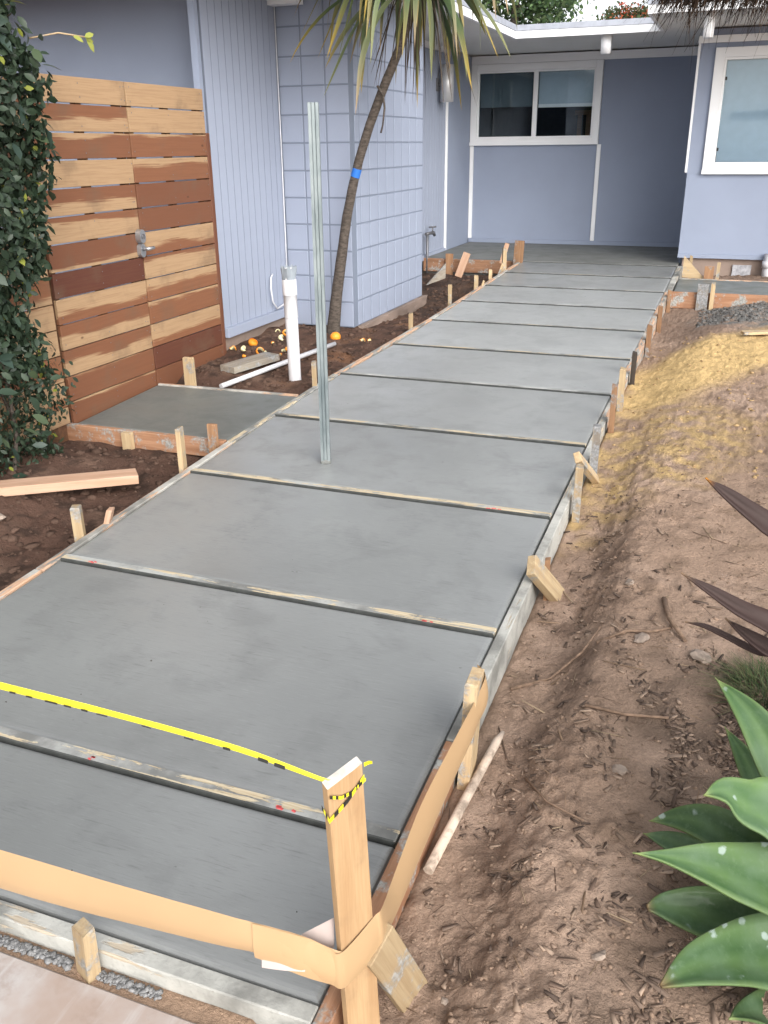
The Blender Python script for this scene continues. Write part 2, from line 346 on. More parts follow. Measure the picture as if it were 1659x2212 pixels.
# ------------------------------------------------------------------ ground
def lerp_tab(tab, y): return np.interp(y, [t[0] for t in tab], [t[1] for t in tab])
XL = [(0, -2.36), (2.5, -2.36), (4.5, -2.385), (5.5, -2.365), (6.3, -2.305), (7.2, -2.285), (8.8, -2.262), (10.4, -2.235)]
XR = [(0, -.568), (3.6, -.580), (5.4, -.572), (6.3, -.552), (8, -.542), (10.4, -.53)]
def xl(y): return float(lerp_tab(XL, y))
def xr(y): return float(lerp_tab(XR, y))
def ground_z(x, y, noise=True):
    x = np.asarray(x, float); y = np.asarray(y, float)
    sl = SL*np.minimum(y, 10.4)
    # right yard
    nr = lerp_tab([(0, -.14), (1, -.135), (2, -.118), (3.5, -.108), (4.2, -.07), (5.2, -.05), (6, -.085), (6.9, -.13), (8.8, -.15), (9.6, -.13), (10.6, -.13)], y)
    fr = lerp_tab([(0, -.10), (1.4, -.085), (2.2, -.055), (3, -.02), (4.5, .0), (6, .0), (7.5, -.02), (8.3, -.03), (8.84, -.05), (8.9, -.16), (9.6, -.16), (9.62, -.11), (10.6, -.10)], y)
    edge = perlin(x*0+1.7, y*1.3, 5)*.06
    r0 = lerp_tab([(0, -.42), (2, -.40), (4, -.42), (6.5, -.5), (7.5, -.42), (8.8, -.25)], y)
    r1 = lerp_tab([(0, -.18), (2, -.24), (4, -.20), (6.5, -.1), (7.5, .05), (8.8, .42)], y)
    t = np.clip((x+edge-r0)/(r1-r0), 0, 1); t = t*t*(3-2*t)
    zr = sl+nr*(1-t)+fr*t + np.clip(x-.5, 0, 3)*.03
    # left yard
    zl = sl + lerp_tab([(0, -.10), (4.0, -.105), (5, -.075), (6.8, -.04), (7.0, -.065), (7.7, -.13), (8.5, -.19), (9.4, -.19), (10.4, -.17)], y)
    hump = sstep(-2.7, -3.15, x)*sstep(4.0, 3.4, y)*.115; zl = zl+hump
    zl = zl + sstep(-2.75, -3.35, x)*sstep(4.9, 5.2, y)*sstep(7, 6.5, y)*.045
    z = np.where(x > -1.5, zr, zl)
    if noise:
        left = (x < -1.5)
        n1 = perlin(x*2.6, y*2.6, 1); n2 = perlin(x*8.5+3, y*8.5, 2); n3 = perlin(x*23+1, y*23, 3); n4 = perlin(x*60, y*60+5, 4); n5 = perlin(x*130, y*130, 6)
        cl = np.clip(perlin(x*15+9, y*15, 7)-.05, 0, 1)
        amp = np.where(left, 1.25, .75); patch = np.clip(.55+1.3*perlin(x*1.9+4, y*1.9, 9), .15, 1.3)
        dig = np.where(left, 0, np.exp(-((x+.30)/.14)**2)*sstep(5, 4, y)+sstep(3.9, 4.6, y)*.6)
        n6 = np.abs(perlin(x*12+2, y*12+8, 14)); rip = perlin(x*34+np.sin(y*9)*.8, y*7, 17)
        z = z+amp*(n1*.022 + n2*.014 + patch*(n3*.010+n4*.006+n5*.0028+cl*cl*.06))+dig*((.30-n6)*.022+n3*.010+n4*.008+n5*.004)+np.where(left, 0, rip*.0035*patch)
    return z
def axis(segs):
    o = []
    for a, b, d in segs: o.append(np.arange(a, b-1e-6, d))
    return np.concatenate(o+[[segs[-1][1]]])
gx = axis([(-9, -4, .25), (-4, -3.5, .05), (-3.5, -2.22, .0125), (-2.22, -.62, .08), (-.62, .62, .0072), (.62, 1.2, .03), (1.2, 6, .2)])
gy = [-3, -2, -1, -.4, 0]; yv = .3
while yv < 10.75: gy.append(yv); yv += .0036*yv+.0035
gy = np.array(gy+[10.9])
GX, GY = np.meshgrid(gx, gy)
GZ = ground_z(GX, GY)
under = sstep(-2.43, -2.36, GX)*sstep(-.52, -.58, GX)*sstep(.95, 1.15, GY)
GZ = GZ*(1-under)+(SL*GY-.17)*under
pav = sstep(-.60, -.64, GX)*sstep(1.02, .99, GY); GZ = GZ*(1-pav)+(-.075)*pav
strip = sstep(-.60, -.66, GX)*sstep(.985, 1.005, GY)*sstep(1.10, 1.06, GY); GZ = GZ*(1-strip)+strip*(-.003+.005*perlin(GX*40, GY*40, 3))
gs = sstep(-3.46, -3.40, GX)*sstep(-2.35, -2.42, GX)*sstep(3.97, 4.0, GY)*sstep(4.84, 4.80, GY); GZ = GZ*(1-gs)+(SL*GY-.13)*gs
en = sstep(10.36, 10.42, GY)*sstep(-.5, -.6, GX); GZ = GZ*(1-en)+.18*en
def mixc(c, a, m): return c*(1-m[..., None])+np.array(a)*m[..., None]
nz = perlin(GX*3.1+7, GY*3.1, 11); nz2 = perlin(GX*9, GY*9, 12); nz3 = perlin(GX*30, GY*30, 13)
C = np.zeros(GX.shape+(3,))+np.array((.335, .235, .172))
C = mixc(C, (.40, .286, .215), sstep(.0, .35, nz))
C = mixc(C, (.232, .160, .115), sstep(.05, .35, nz2+.3*nz3)*.7)
# darker band along the slope of the trench
tr = np.exp(-((GX+.33+.05*nz)/.11)**2)*sstep(4.3, 3.4, GY); C = mixc(C, (.185, .125, .093), np.clip(tr*(.6+.9*nz2), 0, .8))
mul = np.clip(np.exp(-(((GX-.16)/.26)**2+((GY-2.25)/.42)**2))*1.2+np.exp(-(((GX-.05)/.25)**2+((GY-1.35)/.22)**2))*.8, 0, 1)
C = mixc(C, (.15, .108, .082), np.clip(mul*(.75+1.0*nz2), 0, 1))
# yellow sand
def poly_mask(P, soft=.12):
    d = np.full(GX.shape, 1e9); inside = np.zeros(GX.shape, bool)
    xx = GX+.10*nz2+.12*nz; yy = GY+.16*nz2+.22*nz
    for (x0, y0), (x1, y1) in zip(P, P[1:]+P[:1]):
        t = np.clip(((xx-x0)*(x1-x0)+(yy-y0)*(y1-y0))/((x1-x0)**2+(y1-y0)**2), 0, 1)
        d = np.minimum(d, np.hypot(xx-x0-t*(x1-x0), yy-y0-t*(y1-y0)))
        c = ((y0 > yy) != (y1 > yy)) & (xx < (x1-x0)*(yy-y0)/(y1-y0+1e-9)+x0); inside ^= c
    return sstep(-soft, soft, np.where(inside, d, -d))
sand = poly_mask([(-.56, 5.1), (-.56, 6.15), (-.24, 6.95), (.35, 7.7), (1.3, 8.2), (1.3, 6.8), (.32, 6.35), (.03, 5.8), (-.25, 5.25)])
sand2 = poly_mask([(-.56, 4.5), (-.46, 5.0), (-.08, 5.3), (.3, 5.1), (.1, 4.3), (-.2, 4.1), (-.36, 3.7), (-.5, 3.5)], .2)
sc = np.array((.58, .405, .19))*(1+.25*nz2[..., None]+.2*nz3[..., None])
C = C*(1-sand[..., None])+sc*sand[..., None]
k2 = np.clip(sand2*(.55+1.5*nz2+.6*nz3), 0, .85); C = C*(1-k2[..., None])+(sc*.8)*k2[..., None]
gray = poly_mask([(-.2, 8.3), (-.15, 8.85), (1.5, 8.9), (1.5, 7.7), (.34, 7.6), (-.1, 7.75)], .18)
C = mixc(C, (.17, .165, .155), np.clip(gray*(.8+1.2*nz2), 0, 1))
far = sstep(7.0, 7.8, GY)*sstep(-.9, -.55, GX)*(1-gray); C = mixc(C, (.19, .135, .105), far*.7)
# left yard: darker, damp
lf = GX < -1.5
LC = np.zeros_like(C)+np.array((.105, .062, .046)); LC = mixc(LC, (.15, .095, .07), sstep(.0, .3, nz)); LC = mixc(LC, (.062, .040, .031), sstep(.0, .3, nz2+.4*nz3))
LC = mixc(LC, (.20, .10, .055), sstep(.1, .35, nz+.3*nz2)*sstep(5.0, 5.4, GY)*sstep(-2.95, -2.6, GX)*.7)
LC = mixc(LC, (.055, .045, .04), sstep(7.6, 8.2, GY)*.55)
C = np.where(lf[..., None], LC, C)
sm = strip*sstep(-.3, .3, 1+nz2); C = mixc(C, (.36, .245, .17), np.clip(strip, 0, 1))
ny, nx = GX.shape; idx = np.arange(nx*ny).reshape(ny, nx)
Q = np.stack([idx[:-1, :-1], idx[:-1, 1:], idx[1:, 1:], idx[1:, :-1]], -1).reshape(-1, 4)
gme = np_mesh('ground', np.stack([GX, GY, GZ], -1).reshape(-1, 3), Q, M_dirt, C.reshape(-1, 3), True)
ob('ground', gme, kind='structure')
fv = [(-300, -300, -.42), (300, -300, -.42), (300, 300, -.42), (-300, 300, -.42)]
ob('terrain', np_mesh('terrain', fv, [(0, 1, 2, 3)], M_dirt, np.tile((.2, .14, .1), (4, 1))), kind='structure')
def gz(x, y): return float(ground_z(np.array([x]), np.array([y]))[0])

# old pavement in the foreground; unseen length behind the camera added to bounce light
bx('pavement', -6, -.60, -14, 1.012, -.16, .004, M_pave, None, .006, kind='structure')

# ------------------------------------------------------------------ walkway
walk = thing('walkway', (-1.5, 5, .17), None, None, kind='structure')
JY = [1.085, 1.572, 2.545, 3.528, 4.455, 5.39, 6.262, 7.15, 7.995, 8.815, 9.60, 10.36]
def slab_prism(pts, top, depth, mat, r=.010, cx=0, cy=0):
    """flat slab with a tooled, rounded top edge; pts counter-clockwise; top(y) gives height"""
    bm = bmesh.new(); n = len(pts); P = [Vector((p[0], p[1], 0)) for p in pts]
    def off(d):
        out = []
        for i in range(n):
            a = (P[i]-P[i-1]).normalized(); b = (P[(i+1) % n]-P[i]).normalized()
            na = Vector((-a.y, a.x, 0)); nb = Vector((-b.y, b.x, 0)); k = (na+nb); k = k/(1+na.dot(nb)); out.append(P[i]+k*d)
        return out
    rings = []
    for d, dz in ((0, -depth), (0, -r*1.2), (r*.3, -r*.5), (r, -r*.12), (r*1.8, 0)):
        rings.append([bm.verts.new((q.x-cx, q.y-cy, top(q.y)+dz)) for q in off(d)])
    for a, b in zip(rings, rings[1:]):
        for i in range(n): bm.faces.new((a[i], a[(i+1) % n], b[(i+1) % n], b[i]))
    bm.faces.new(rings[-1])
    me = bpy.data.meshes.new('slab'); bm.to_mesh(me); bm.free(); me.materials.append(mat); return me
HW = .021
for i in range(len(JY)-1):
    y0 = JY[i]+HW+.002; y1 = JY[i+1]-HW-(.0055 if i < 4 else .003)
    if i == 0: y0 = 1.108
    pts = [(xl(y0)+.003, y0), (xr(y0)-.003, y0), (xr(y1)-.003, y1), (xl(y1)+.003, y1)]
    cx, cy = -1.45, (y0+y1)/2; z0 = slab(cy)
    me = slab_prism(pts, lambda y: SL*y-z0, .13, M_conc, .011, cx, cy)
    k = (.96, .98, 1.02, 1.10, 1.26, 1.42, 1.52, 1.52, 1.45, 1.25, .95)[i]     # sky sheen on the far slabs put into their colour, slab by slab
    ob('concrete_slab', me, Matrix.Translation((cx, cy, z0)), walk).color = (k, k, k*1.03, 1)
for i, y in enumerate(JY[1:]):
    z = slab(y)+.005; a, b = xl(y)+.001, xr(y)-.004
    hw = HW*(1.05 if i < 3 else .92)
    o = plank('divider_board', (a, y, z-.045), (b, y, z-.045), hw*2, .09, M_divider if i in (0, 1, 2, 3, 5) else M_divider2, parent=walk, bev=.003)
    if len(o.data.materials) == 1: o.data.materials.append(M_divside)
    for p in o.data.polygons:
        if abs(p.normal.y) > .6: p.material_index = 1
    for px, L in {0: ((-1.47, .02), (-.90, .05)), 1: ((-2.23, .05), (-.86, .06)), 2: ((-.86, .06),)}.get(i, ()):
        for q in range(3):
            ox = rnd.uniform(0, L); ob('paint_mark', box_mesh(round(rnd.uniform(.010, .022), 3), round(rnd.uniform(.003, .008), 3), .0012, 0, M_red), Matrix.Translation((px+ox, y-hw*rnd.uniform(.3, .85), z+.0008)) @ Matrix.Rotation(rnd.uniform(-.4, .4), 4, 'Z'), o, label='fleck of red marking paint on the divider')
# entry landing in the alcove
pts = [(-3.44, 10.39), (-.535, 10.39), (-.535, 12.375), (-3.44, 12.375)]
ob('entry_landing', slab_prism(pts, lambda y: 0, .2, M_conc3, .008, -2, 11.4), Matrix.Translation((-2, 11.4, slab(11)+.001)), walk)
# side paths
pts = [(-3.425, 3.975), (-2.428, 3.975), (-2.418, 4.815), (-3.425, 4.785)]
sp1 = ob('side_path', slab_prism(pts, lambda y: SL*(y-4.4), .10, M_conc2, .008, -2.9, 4.4), Matrix.Translation((-2.9, 4.4, SL*4.4)), kind='structure')
pts = [(-.465, 8.885), (1.8, 8.885), (1.8, 9.585), (-.465, 9.585)]
sp2 = ob('side_path', slab_prism(pts, lambda y: SL*(y-9.2), .12, M_conc2, .008, .2, 9.2), Matrix.Translation((.2, 9.2, SL*9.2)), kind='structure')

# ------------------------------------------------------------------ form boards
FG = 'form boards around the fresh concrete'
def form(p0, p1, h, t, mat, label, dz=.003, **kw):
    a = Vector((p0[0], p0[1], slab(p0[1])+dz-h/2)); b = Vector((p1[0], p1[1], slab(p1[1])+dz-h/2))
    return plank('form_board', a, b, t, h, mat, label=label, cat='form board', group=FG, bev=.003, **kw)
form((xr(.95)+.020, .93), (xr(1.955)+.020, 1.955), .14, .036, M_form, 'near brown form board on the right edge, between the foreground post and the taped stake')
form((xr(1.96)+.020, 1.96), (xr(4.95)+.020, 4.95), .145, .038, M_cemform, 'long cement caked form board on the right edge beside the dirt trench')
form((xr(4.955)+.019, 4.955), (xr(8.82)+.019, 8.82), .14, .037, M_formtop, 'far form board on the right edge beside the yellow sand')
form((xr(8.825)+.030, 8.825), (xr(10.38)+.030, 10.38), .14, .056, M_cemform, 'whitish form board between the walk and the small right hand path')
form((xl(1.0)-.019, 1.09), (xl(2.42)-.019, 2.42), .14, .036, M_formtop, 'pinkish form board on the left edge nearest the camera')
form((xl(2.425)-.019, 2.425), (xl(3.94)-.019, 3.94), .14, .037, M_formtop, 'form board on the left edge between the loose lumber and the gate path')
form((xl(3.945)-.021, 3.945), (xl(5.35)-.021, 5.35), .14, .040, M_divider, 'smeared board between the walk and the gate path')
form((xl(5.355)-.02, 5.355), (xl(7.16)-.02, 7.16), .14, .037, M_formtop, 'form board on the left edge beside the galvanised post and the palm')
form((xl(7.165)-.02, 7.165), (xl(10.33)-.02, 10.33), .14, .037, M_formtop, 'far left form board running up to the entry landing')
form((-2.40, 1.070), (-.572, 1.082), .10, .042, M_cemform, 'grey cement crusted form board across the near end of the walk')
form((-3.47, 3.945), (-2.43, 3.952), .10, .036, M_form, 'reddish form board along the near side of the gate path')
form((-3.43, 4.812), (-2.425, 4.838), .09, .028, M_formtop, 'thin form board along the far side of the gate path')
form((-3.43, 10.365), (-2.27, 10.365), .15, .036, M_form, 'brown form board under the left end of the entry landing')
form((-.50, 8.862), (1.8, 8.862), .15, .036, M_form, 'reddish form board along the near side of the right hand path')
form((-.44, 9.607), (1.8, 9.607), .12, .034, M_formtop, 'form board along the far side of the right hand path')

# ------------------------------------------------------------------ stakes
SG = 'wooden stakes holding the forms'
def stake(x, y, top, label, w=.042, t=.026, yaw=0, lean=(0, 0), mat=None, depth=.14, name='stake', cat='stake', grp=SG):
    """top measured above the slab; lean shifts the head"""
    zb = slab(y)-depth-.08; zt = slab(y)+top
    p0 = Vector((x-lean[0]*.3, y-lean[1]*.3, zb)); p1 = Vector((x+lean[0], y+lean[1], zt))
    bm = bmesh.new(); L = (p1-p0).length
    for sx, ww in ((-1, .35), (-.55, 1), (1, 1)):
        pass
    rr = random.Random(int(x*1000+y*77))
    secs = [(-L/2, .3), (-L/2+min(.08, L*.3), 1), (0, 1), (L/2-.004, 1), (L/2, .88)]
    rings = []
    for k, (xx, s) in enumerate(secs):
        j = lambda: rr.uniform(-.0014, .0014); sl_ = rr.uniform(-.004, .004) if k == 4 else 0
        rings.append([bm.verts.new((xx+(sl_ if q in (0, 1) else -sl_ if k == 4 else 0), a*w/2*s+j(), b*t/2*s+j())) for q, (a, b) in enumerate(((-1, -1), (1, -1), (1, 1), (-1, 1)))])
    for a, b in zip(rings, rings[1:]):
        for i in range(4): bm.faces.new((a[i], a[(i+1) % 4], b[(i+1) % 4], b[i]))
    bm.faces.new(rings[0][::-1]); bm.faces.new(rings[-1]); bmesh.ops.recalc_face_normals(bm, faces=bm.faces[:])
    me = bpy.data.meshes.new('stake'); bm.to_mesh(me); bm.free(); me.materials.append(mat or M_stake)
    M, _ = frame(p0, p1, (math.cos(yaw), math.sin(yaw), 0))
    return ob(name, me, M, label=label, cat=cat, group=grp)
# left edge
stake(-2.425, 2.73, .132, 'pale square stake on the left edge nearest the camera', .046, .040, .5)
stake(-2.44, 2.86, .066, 'short leaning kicker beside the nearest left stake', .045, .022, .3, (.07, .02), M_lumber)
stake(-2.435, 3.54, .21, 'tall pale stake at the near corner of the gate path', .048, .026, .2, (.0, .0))
stake(-2.475, 3.905, .108, 'brown stake flush on the reddish gate path form, right end', .046, .034, 1.57, mat=M_stake2)
stake(-3.03, 3.905, .005, 'stake flush with the top of the reddish gate path form, left of middle', .060, .03, 1.57, mat=M_stake)
stake(-3.205, 4.845, .183, 'wide pale stake on the far side of the gate path by the gate', .075, .024, 1.57)
stake(-2.415, 5.07, .155, 'pale stake just left of the galvanised post', .06, .03, .4)
stake(-2.36, 6.81, .115, 'pale stake on the left edge in front of the block footing', .060, .035, .3)
stake(-2.345, 7.85, .165, 'pale stake on the left edge beyond the block corner', .052, .034, .3)
stake(-2.315, 8.64, .12, 'short stake left edge, before the small offcut', .055, .04, .3)
stake(-2.33, 8.75, .05, 'stubby leaning offcut beside the short far left stake', .05, .02, .3, (.06, .02))
stake(-2.31, 9.18, .09, 'short stake on the left edge second from the landing', .055, .035, .3)
stake(-2.305, 9.76, .225, 'tall stake at the left corner of the entry landing', .055, .04, .4)
bmg = [((-2.36, 9.93, .56), (-2.20, 9.93, .56)), ]
def tri_gusset(p, q, r, th, mat, label, axis='y'):
    n = (Vector(q)-Vector(p)).cross(Vector(r)-Vector(p)).normalized()*th/2
    bm = bmesh.new(); A = [bm.verts.new(Vector(v)+n) for v in (p, q, r)]; B = [bm.verts.new(Vector(v)-n) for v in (p, q, r)]
    bm.faces.new(A); bm.faces.new(B[::-1])
    for i in range(3): bm.faces.new((A[i], B[i], B[(i+1) % 3], A[(i+1) % 3]))
    bmesh.ops.recalc_face_normals(bm, faces=bm.faces[:]); c = (Vector(p)+Vector(q)+Vector(r))/3
    me = bpy.data.meshes.new('gusset'); bm.to_mesh(me); bm.free(); me.materials.append(mat); local(me, c)
    return ob('gusset', me, Matrix.Translation(c), label=label, cat='gusset', group='plywood gussets and braces')
tri_gusset((-2.33, 9.42, .20), (-2.33, 9.80, .20), (-2.31, 9.80, .46), .018, M_stake, 'sloping plywood gusset beside the tall stake at the landing corner')
plank('brace', (-2.27, 10.28, .30), (-2.26, 10.29, .60), .11, .02, M_stake2, up=(0, 1, 0), label='brown upright board behind the tall stake at the landing corner', cat='board', group='plywood gussets and braces')
plank('brace', (-2.43, 10.15, .36), (-2.37, 10.15, .58), .05, .02, M_lumber, up=(0, 1, 0), label='thin pale slat leaning beside the landing corner stake', cat='board', group='plywood gussets and braces')
plank('brace', (-2.94, 10.16, .19), (-2.86, 10.24, .455), .085, .02, M_lumber, up=(0, -1, .3), label='pale board leaning on the entry landing form', cat='board', group='plywood gussets and braces')
plank('brace', (-3.10, 10.32, .17), (-3.10, 10.33, .43), .09, .022, M_stake2, up=(0, 1, 0), label='brown stake standing against the entry landing form', cat='stake', group=SG)
tri_gusset((-3.13, 9.55, .175), (-2.93, 9.62, .25), (-2.92, 9.60, .415), .03, M_off, 'slanted sawn board end by the hose bib')
# right edge
stake(-.515, 1.96, .21, 'tall stake wrapped in brown paper tape on the right edge', .105, .034, .08, (.012, .02), depth=.2)
stake(-.505, 3.72, .165, 'pale stake with a slanted brace, right edge beside the trench', .052, .034, .15)
stake(-.505, 4.235, .185, 'grey tinted stake on the right edge at the start of the sand', .054, .036, .1, mat=M_greystake)
stake(-.505, 4.87, .21, 'reddish stake, nearer one of the pair by the sand', .050, .030, .1, mat=M_stake2)
stake(-.505, 5.25, .205, 'pale brown stake, farther one of the pair by the sand', .058, .036, .1)
stake(-.503, 5.88, .147, 'dark weathered stake beside the yellow sand', .054, .03, .1, mat=wood('dark_stake_wood', (.07, .055, .045), (.03, .025, .02), .1))
stake(-.497, 6.86, .113, 'brown stake just beyond the yellow sand', .058, .036, .1, mat=M_stake2)
stake(-.490, 7.74, .084, 'short brown stake second from the right hand path', .058, .036, .1, mat=M_stake2)
stake(-.482, 8.62, .055, 'low brown stake nearest the right hand path', .060, .034, .1, mat=M_stake2)
stake(-.115, 8.81, .102, 'thin white edged stake on the right hand path form', .034, .05, 1.57)
plank('brace', (-.20, 8.81, .16), (-.20, 8.815, .40), .10, .022, M_greystake, up=(0, 1, 0), label='dark cement stained board on the right hand path form', cat='board', group='plywood gussets and braces')
stake(-.10, 9.66, .16, 'thin stake on the far side of the right hand path', .03, .04, 1.57)
plank('brace', (-.185, 9.66, .25), (-.185, 9.66, .46), .09, .018, M_stake2, up=(0, 1, 0), label='tan board beside the thin stake behind the right hand path', cat='board', group='plywood gussets and braces')
tri_gusset((-.44, 9.70, .34), (-.22, 9.70, .33), (-.44, 9.70, .55), .02, M_stake, 'triangular plywood gusset at the corner of the right hand path')
stake(-.39, 10.2, .14, 'small stake at the right corner of the house wall', .035, .03, .1)
plank('brace', (-.535, 3.84, .295), (-.480, 4.17, .07), .05, .030, M_stake, up=(.75, -.3, .6), label='slanted brace nailed to the pale right hand stake', cat='brace', group='plywood gussets and braces')
plank('brace', (-.540, 2.90, .185), (-.445, 3.08, -.04), .080, .034, M_stake, up=(.8, -.25, .5), label='wide pale kicker leaning on the caked right form', cat='brace', group='plywood gussets and braces')
stake(-.50, 3.02, .055, 'short orange brown stake behind the wide pale kicker', .03, .02, .2, mat=M_stake2)
# front
stake(-1.075, 1.032, .085, 'pale stub stake standing in front of the near end form', .046, .028, 1.2, (.0, .01), depth=.05)
plank('brace', (-.468, 1.16, .185), (-.435, 1.305, -.13), .085, .020, M_stake, up=(.9, -.35, .25), label='pale cement stained brace at the foot of the foreground post', cat='brace', group='plywood gussets and braces')
# foreground post
def fpost():
    A0, B0, C0 = Vector((-.5, 1.08, .049)), Vector((-.464, 1.15, .049)), Vector((-.5145, 1.087, .049))
    A1, B1, C1 = Vector((-.522, 1.08, .6)), Vector((-.487, 1.151, .606)), Vector((-.536, 1.087, .604))
    dn = (A0-A1)/(A1.z-A0.z)
    bm = bmesh.new(); rows = []
    for k, t in enumerate(np.linspace(0, 1, 12)):
        z = -.2+t*.8
        f = (.6-z); a, b, c = A1+dn*f, B1+dn*f, C1+dn*f; d = b+c-a
        q = [a, b, d, c]
        rows.append([bm.verts.new(v) for v in q])
    top = rows[-1]
    top[0].co.z += .000; top[1].co.z += .006; top[2].co.z += .008; top[3].co.z += .003
    for a, b in zip(rows, rows[1:]):
        for i in range(4): bm.faces.new((a[i], a[(i+1) % 4], b[(i+1) % 4], b[i]))
    bm.faces.new(rows[0][::-1]); bm.faces.new(rows[-1]).material_index = 1; bmesh.ops.recalc_face_normals(bm, faces=bm.faces[:])
    bmesh.ops.bevel(bm, geom=[e for e in bm.edges if abs(e.verts[0].co.z-e.verts[1].co.z) > .03], offset=.0012, segments=1, affect='EDGES')
    me = bpy.data.meshes.new('post'); bm.to_mesh(me); bm.free()
    M = Matrix.Translation((-.5, 1.11, .2)) @ Matrix.Rotation(-math.pi/2, 4, 'Y')
    me.transform(M.inverted()); me.materials.append(M_post); me.materials.append(plain('end_grain', (.50, .46, .41), .85, 0, .2, .2, 60))
    return ob('stake', me, M, label='tall foreground stake with yellow caution tape and brown paper tape tied round it', cat='stake', group=SG)
M_post = wood('post_wood', (.44, .295, .16), (.35, .215, .11), 0, grain=.6, stain=.25, vary=0)
fpost()

# ------------------------------------------------------------------ tapes
def ribbon(name, pairs, mat, sub=6, mats=None, bulge=0, **kw):
    """pairs: (upper, lower) points; smooth strip between them with a slight curl"""
    U = [Vector(a) for a, b in pairs]; Lw = [Vector(b) for a, b in pairs]; n = len(U)
    def cr(P, i, t):
        p0, p1, p2, p3 = P[max(i-1, 0)], P[i], P[min(i+1, n-1)], P[min(i+2, n-1)]
        return .5*((2*p1)+(p2-p0)*t+(2*p0-5*p1+4*p2-p3)*t*t+(3*p1-p0-3*p2+p3)*t**3)
    bm = bmesh.new(); rows = []
    for i in range(n-1):
        for k in range(sub+(1 if i == n-2 else 0)):
            u, l = cr(U, i, k/sub), cr(Lw, i, k/sub); row = []
            T = (cr(U, i, min(1, k/sub+.05))-cr(U, i, max(0, k/sub-.05))); nv = T.cross(u-l)
            nv = nv.normalized() if nv.length > 1e-9 else Vector((0, 0, 0))
            for q in (0, .17, .33, .5, .67, .83, 1):
                wr = float(perlin(np.array([i*1.7+k/sub*2.1]), np.array([q*1.6]), 31)[0])*bulge*.35
                row.append(bm.verts.new(u.lerp(l, q)+nv*(bulge*4*q*(1-q)*(.6+.8*q)+wr)))
            rows.append(row)
    for a, b in zip(rows, rows[1:]):
        for q in range(6): f = bm.faces.new((a[q], a[q+1], b[q+1], b[q])); f.smooth = True
    me = bpy.data.meshes.new(name); bm.to_mesh(me); bm.free(); me.materials.append(mat)
    c = U[0].lerp(Lw[0], .5)
    if mats: mats(me)
    local(me, c); return ob(name, me, Matrix.Translation(c), **kw)
kt = thing('paper_tape', (-.5, 1.1, .2), 'brown kraft paper tape stretched across the near end and wrapped round the foreground stake', 'tape')
ribbon('tape_strip', [((-2.5, .95, .34), (-2.5, .95, .245)), ((-1.9, .97, .345), (-1.9, .965, .25)), ((-1.19, .98, .345), (-1.205, .97, .25)), ((-.80, .995, .337), (-.80, .99, .258)), ((-.64, 1.01, .327), (-.637, 1.005, .258)), ((-.565, 1.035, .30), (-.558, 1.03, .215)), ((-.5225, 1.066, .252), (-.5185, 1.064, .166)), ((-.5045, 1.0775, .238), (-.501, 1.0765, .155))], M_kraft, parent=kt, bulge=.007)
ribbon('tape_strip', [((-.645, 1.004, .330), (-.642, .998, .255)), ((-.57, 1.029, .305), (-.562, 1.024, .213)), ((-.527, 1.062, .257), (-.524, 1.061, .165)), ((-.5045, 1.0755, .239), (-.500, 1.0745, .154)), ((-.472, 1.150, .262), (-.469, 1.150, .165)), ((-.465, 1.175, .262), (-.465, 1.19, .165)), ((-.49, 1.30, .205), (-.488, 1.37, .10)), ((-.495, 1.50, .235), (-.485, 1.62, .125)), ((-.492, 1.75, .235), (-.480, 1.83, .145)), ((-.488, 1.93, .235), (-.478, 1.94, .160)), ((-.486, 2.03, .255), (-.478, 2.03, .175)), ((-.515, 2.05, .272), (-.515, 2.045, .20))], M_kraft, parent=kt, bulge=.0045)
ribbon('paper_flap', [((-.633, 1.012, .285), (-.629, .998, .236)), ((-.60, 1.02, .280), (-.596, 1.006, .234)), ((-.560, 1.04, .268), (-.556, 1.024, .226))], M_paper, parent=kt, label='white paper backing peeking out under the tape')
ribbon('paper_flap', [((-.578, 1.06, .272), (-.578, 1.055, .22)), ((-.548, 1.085, .283), (-.548, 1.08, .22)), ((-.53, 1.1, .290), (-.53, 1.095, .22))], M_paper, parent=kt, label='white paper backing behind the stake')
yt = thing('caution_tape', (-.53, 1.1, .6), 'yellow caution tape with black print strung from the left to the foreground stake', 'tape')
ypairs = [((-2.6, 1.102, .662), (-2.6, 1.10, .638)), ((-1.23, 1.101, .6435), (-1.232, 1.10, .6265)), ((-.93, 1.10, .639), (-.934, 1.0985, .6265)), ((-.70, 1.10, .629), (-.70, 1.097, .6185)), ((-.54, 1.095, .611), (-.54, 1.092, .604)), ((-.522, 1.108, .600), (-.522, 1.107, .594))]
ribbon('tape_strip', ypairs, M_yellow, parent=yt, bulge=.0015)
def ylerp(x, dz0, dz1):
    xs = [p[1][0] for p in ypairs]; f = lambda k, a: float(np.interp(x, xs, [p[a][k] for p in ypairs]))
    lo = Vector((x, f(1, 1), f(2, 1))); up = Vector((x, f(1, 0), f(2, 0))); return lo.lerp(up, dz1)+Vector((0, -.0034, .0003)), lo.lerp(up, dz0)+Vector((0, -.0034, .0003))
for x0, x1, hh in [(-1.205, -1.19, .22), (-1.165, -1.15, .2), (-1.12, -1.09, .2), (-1.075, -1.058, .22), (-1.035, -1.02, .25), (-1.0, -.975, .15), (-.90, -.88, .15), (-.81, -.79, .2), (-.73, -.715, .4), (-.66, -.64, .6), (-.628, -.607, .7), (-1.5, -1.48, .3), (-1.4, -1.38, .3), (-1.3, -1.28, .3)]:
    ribbon('black_print', [ylerp(x0, -.02, hh), ylerp((x0+x1)/2, -.02, hh*1.05), ylerp(x1, -.02, hh)], M_blackink, sub=2, parent=yt)
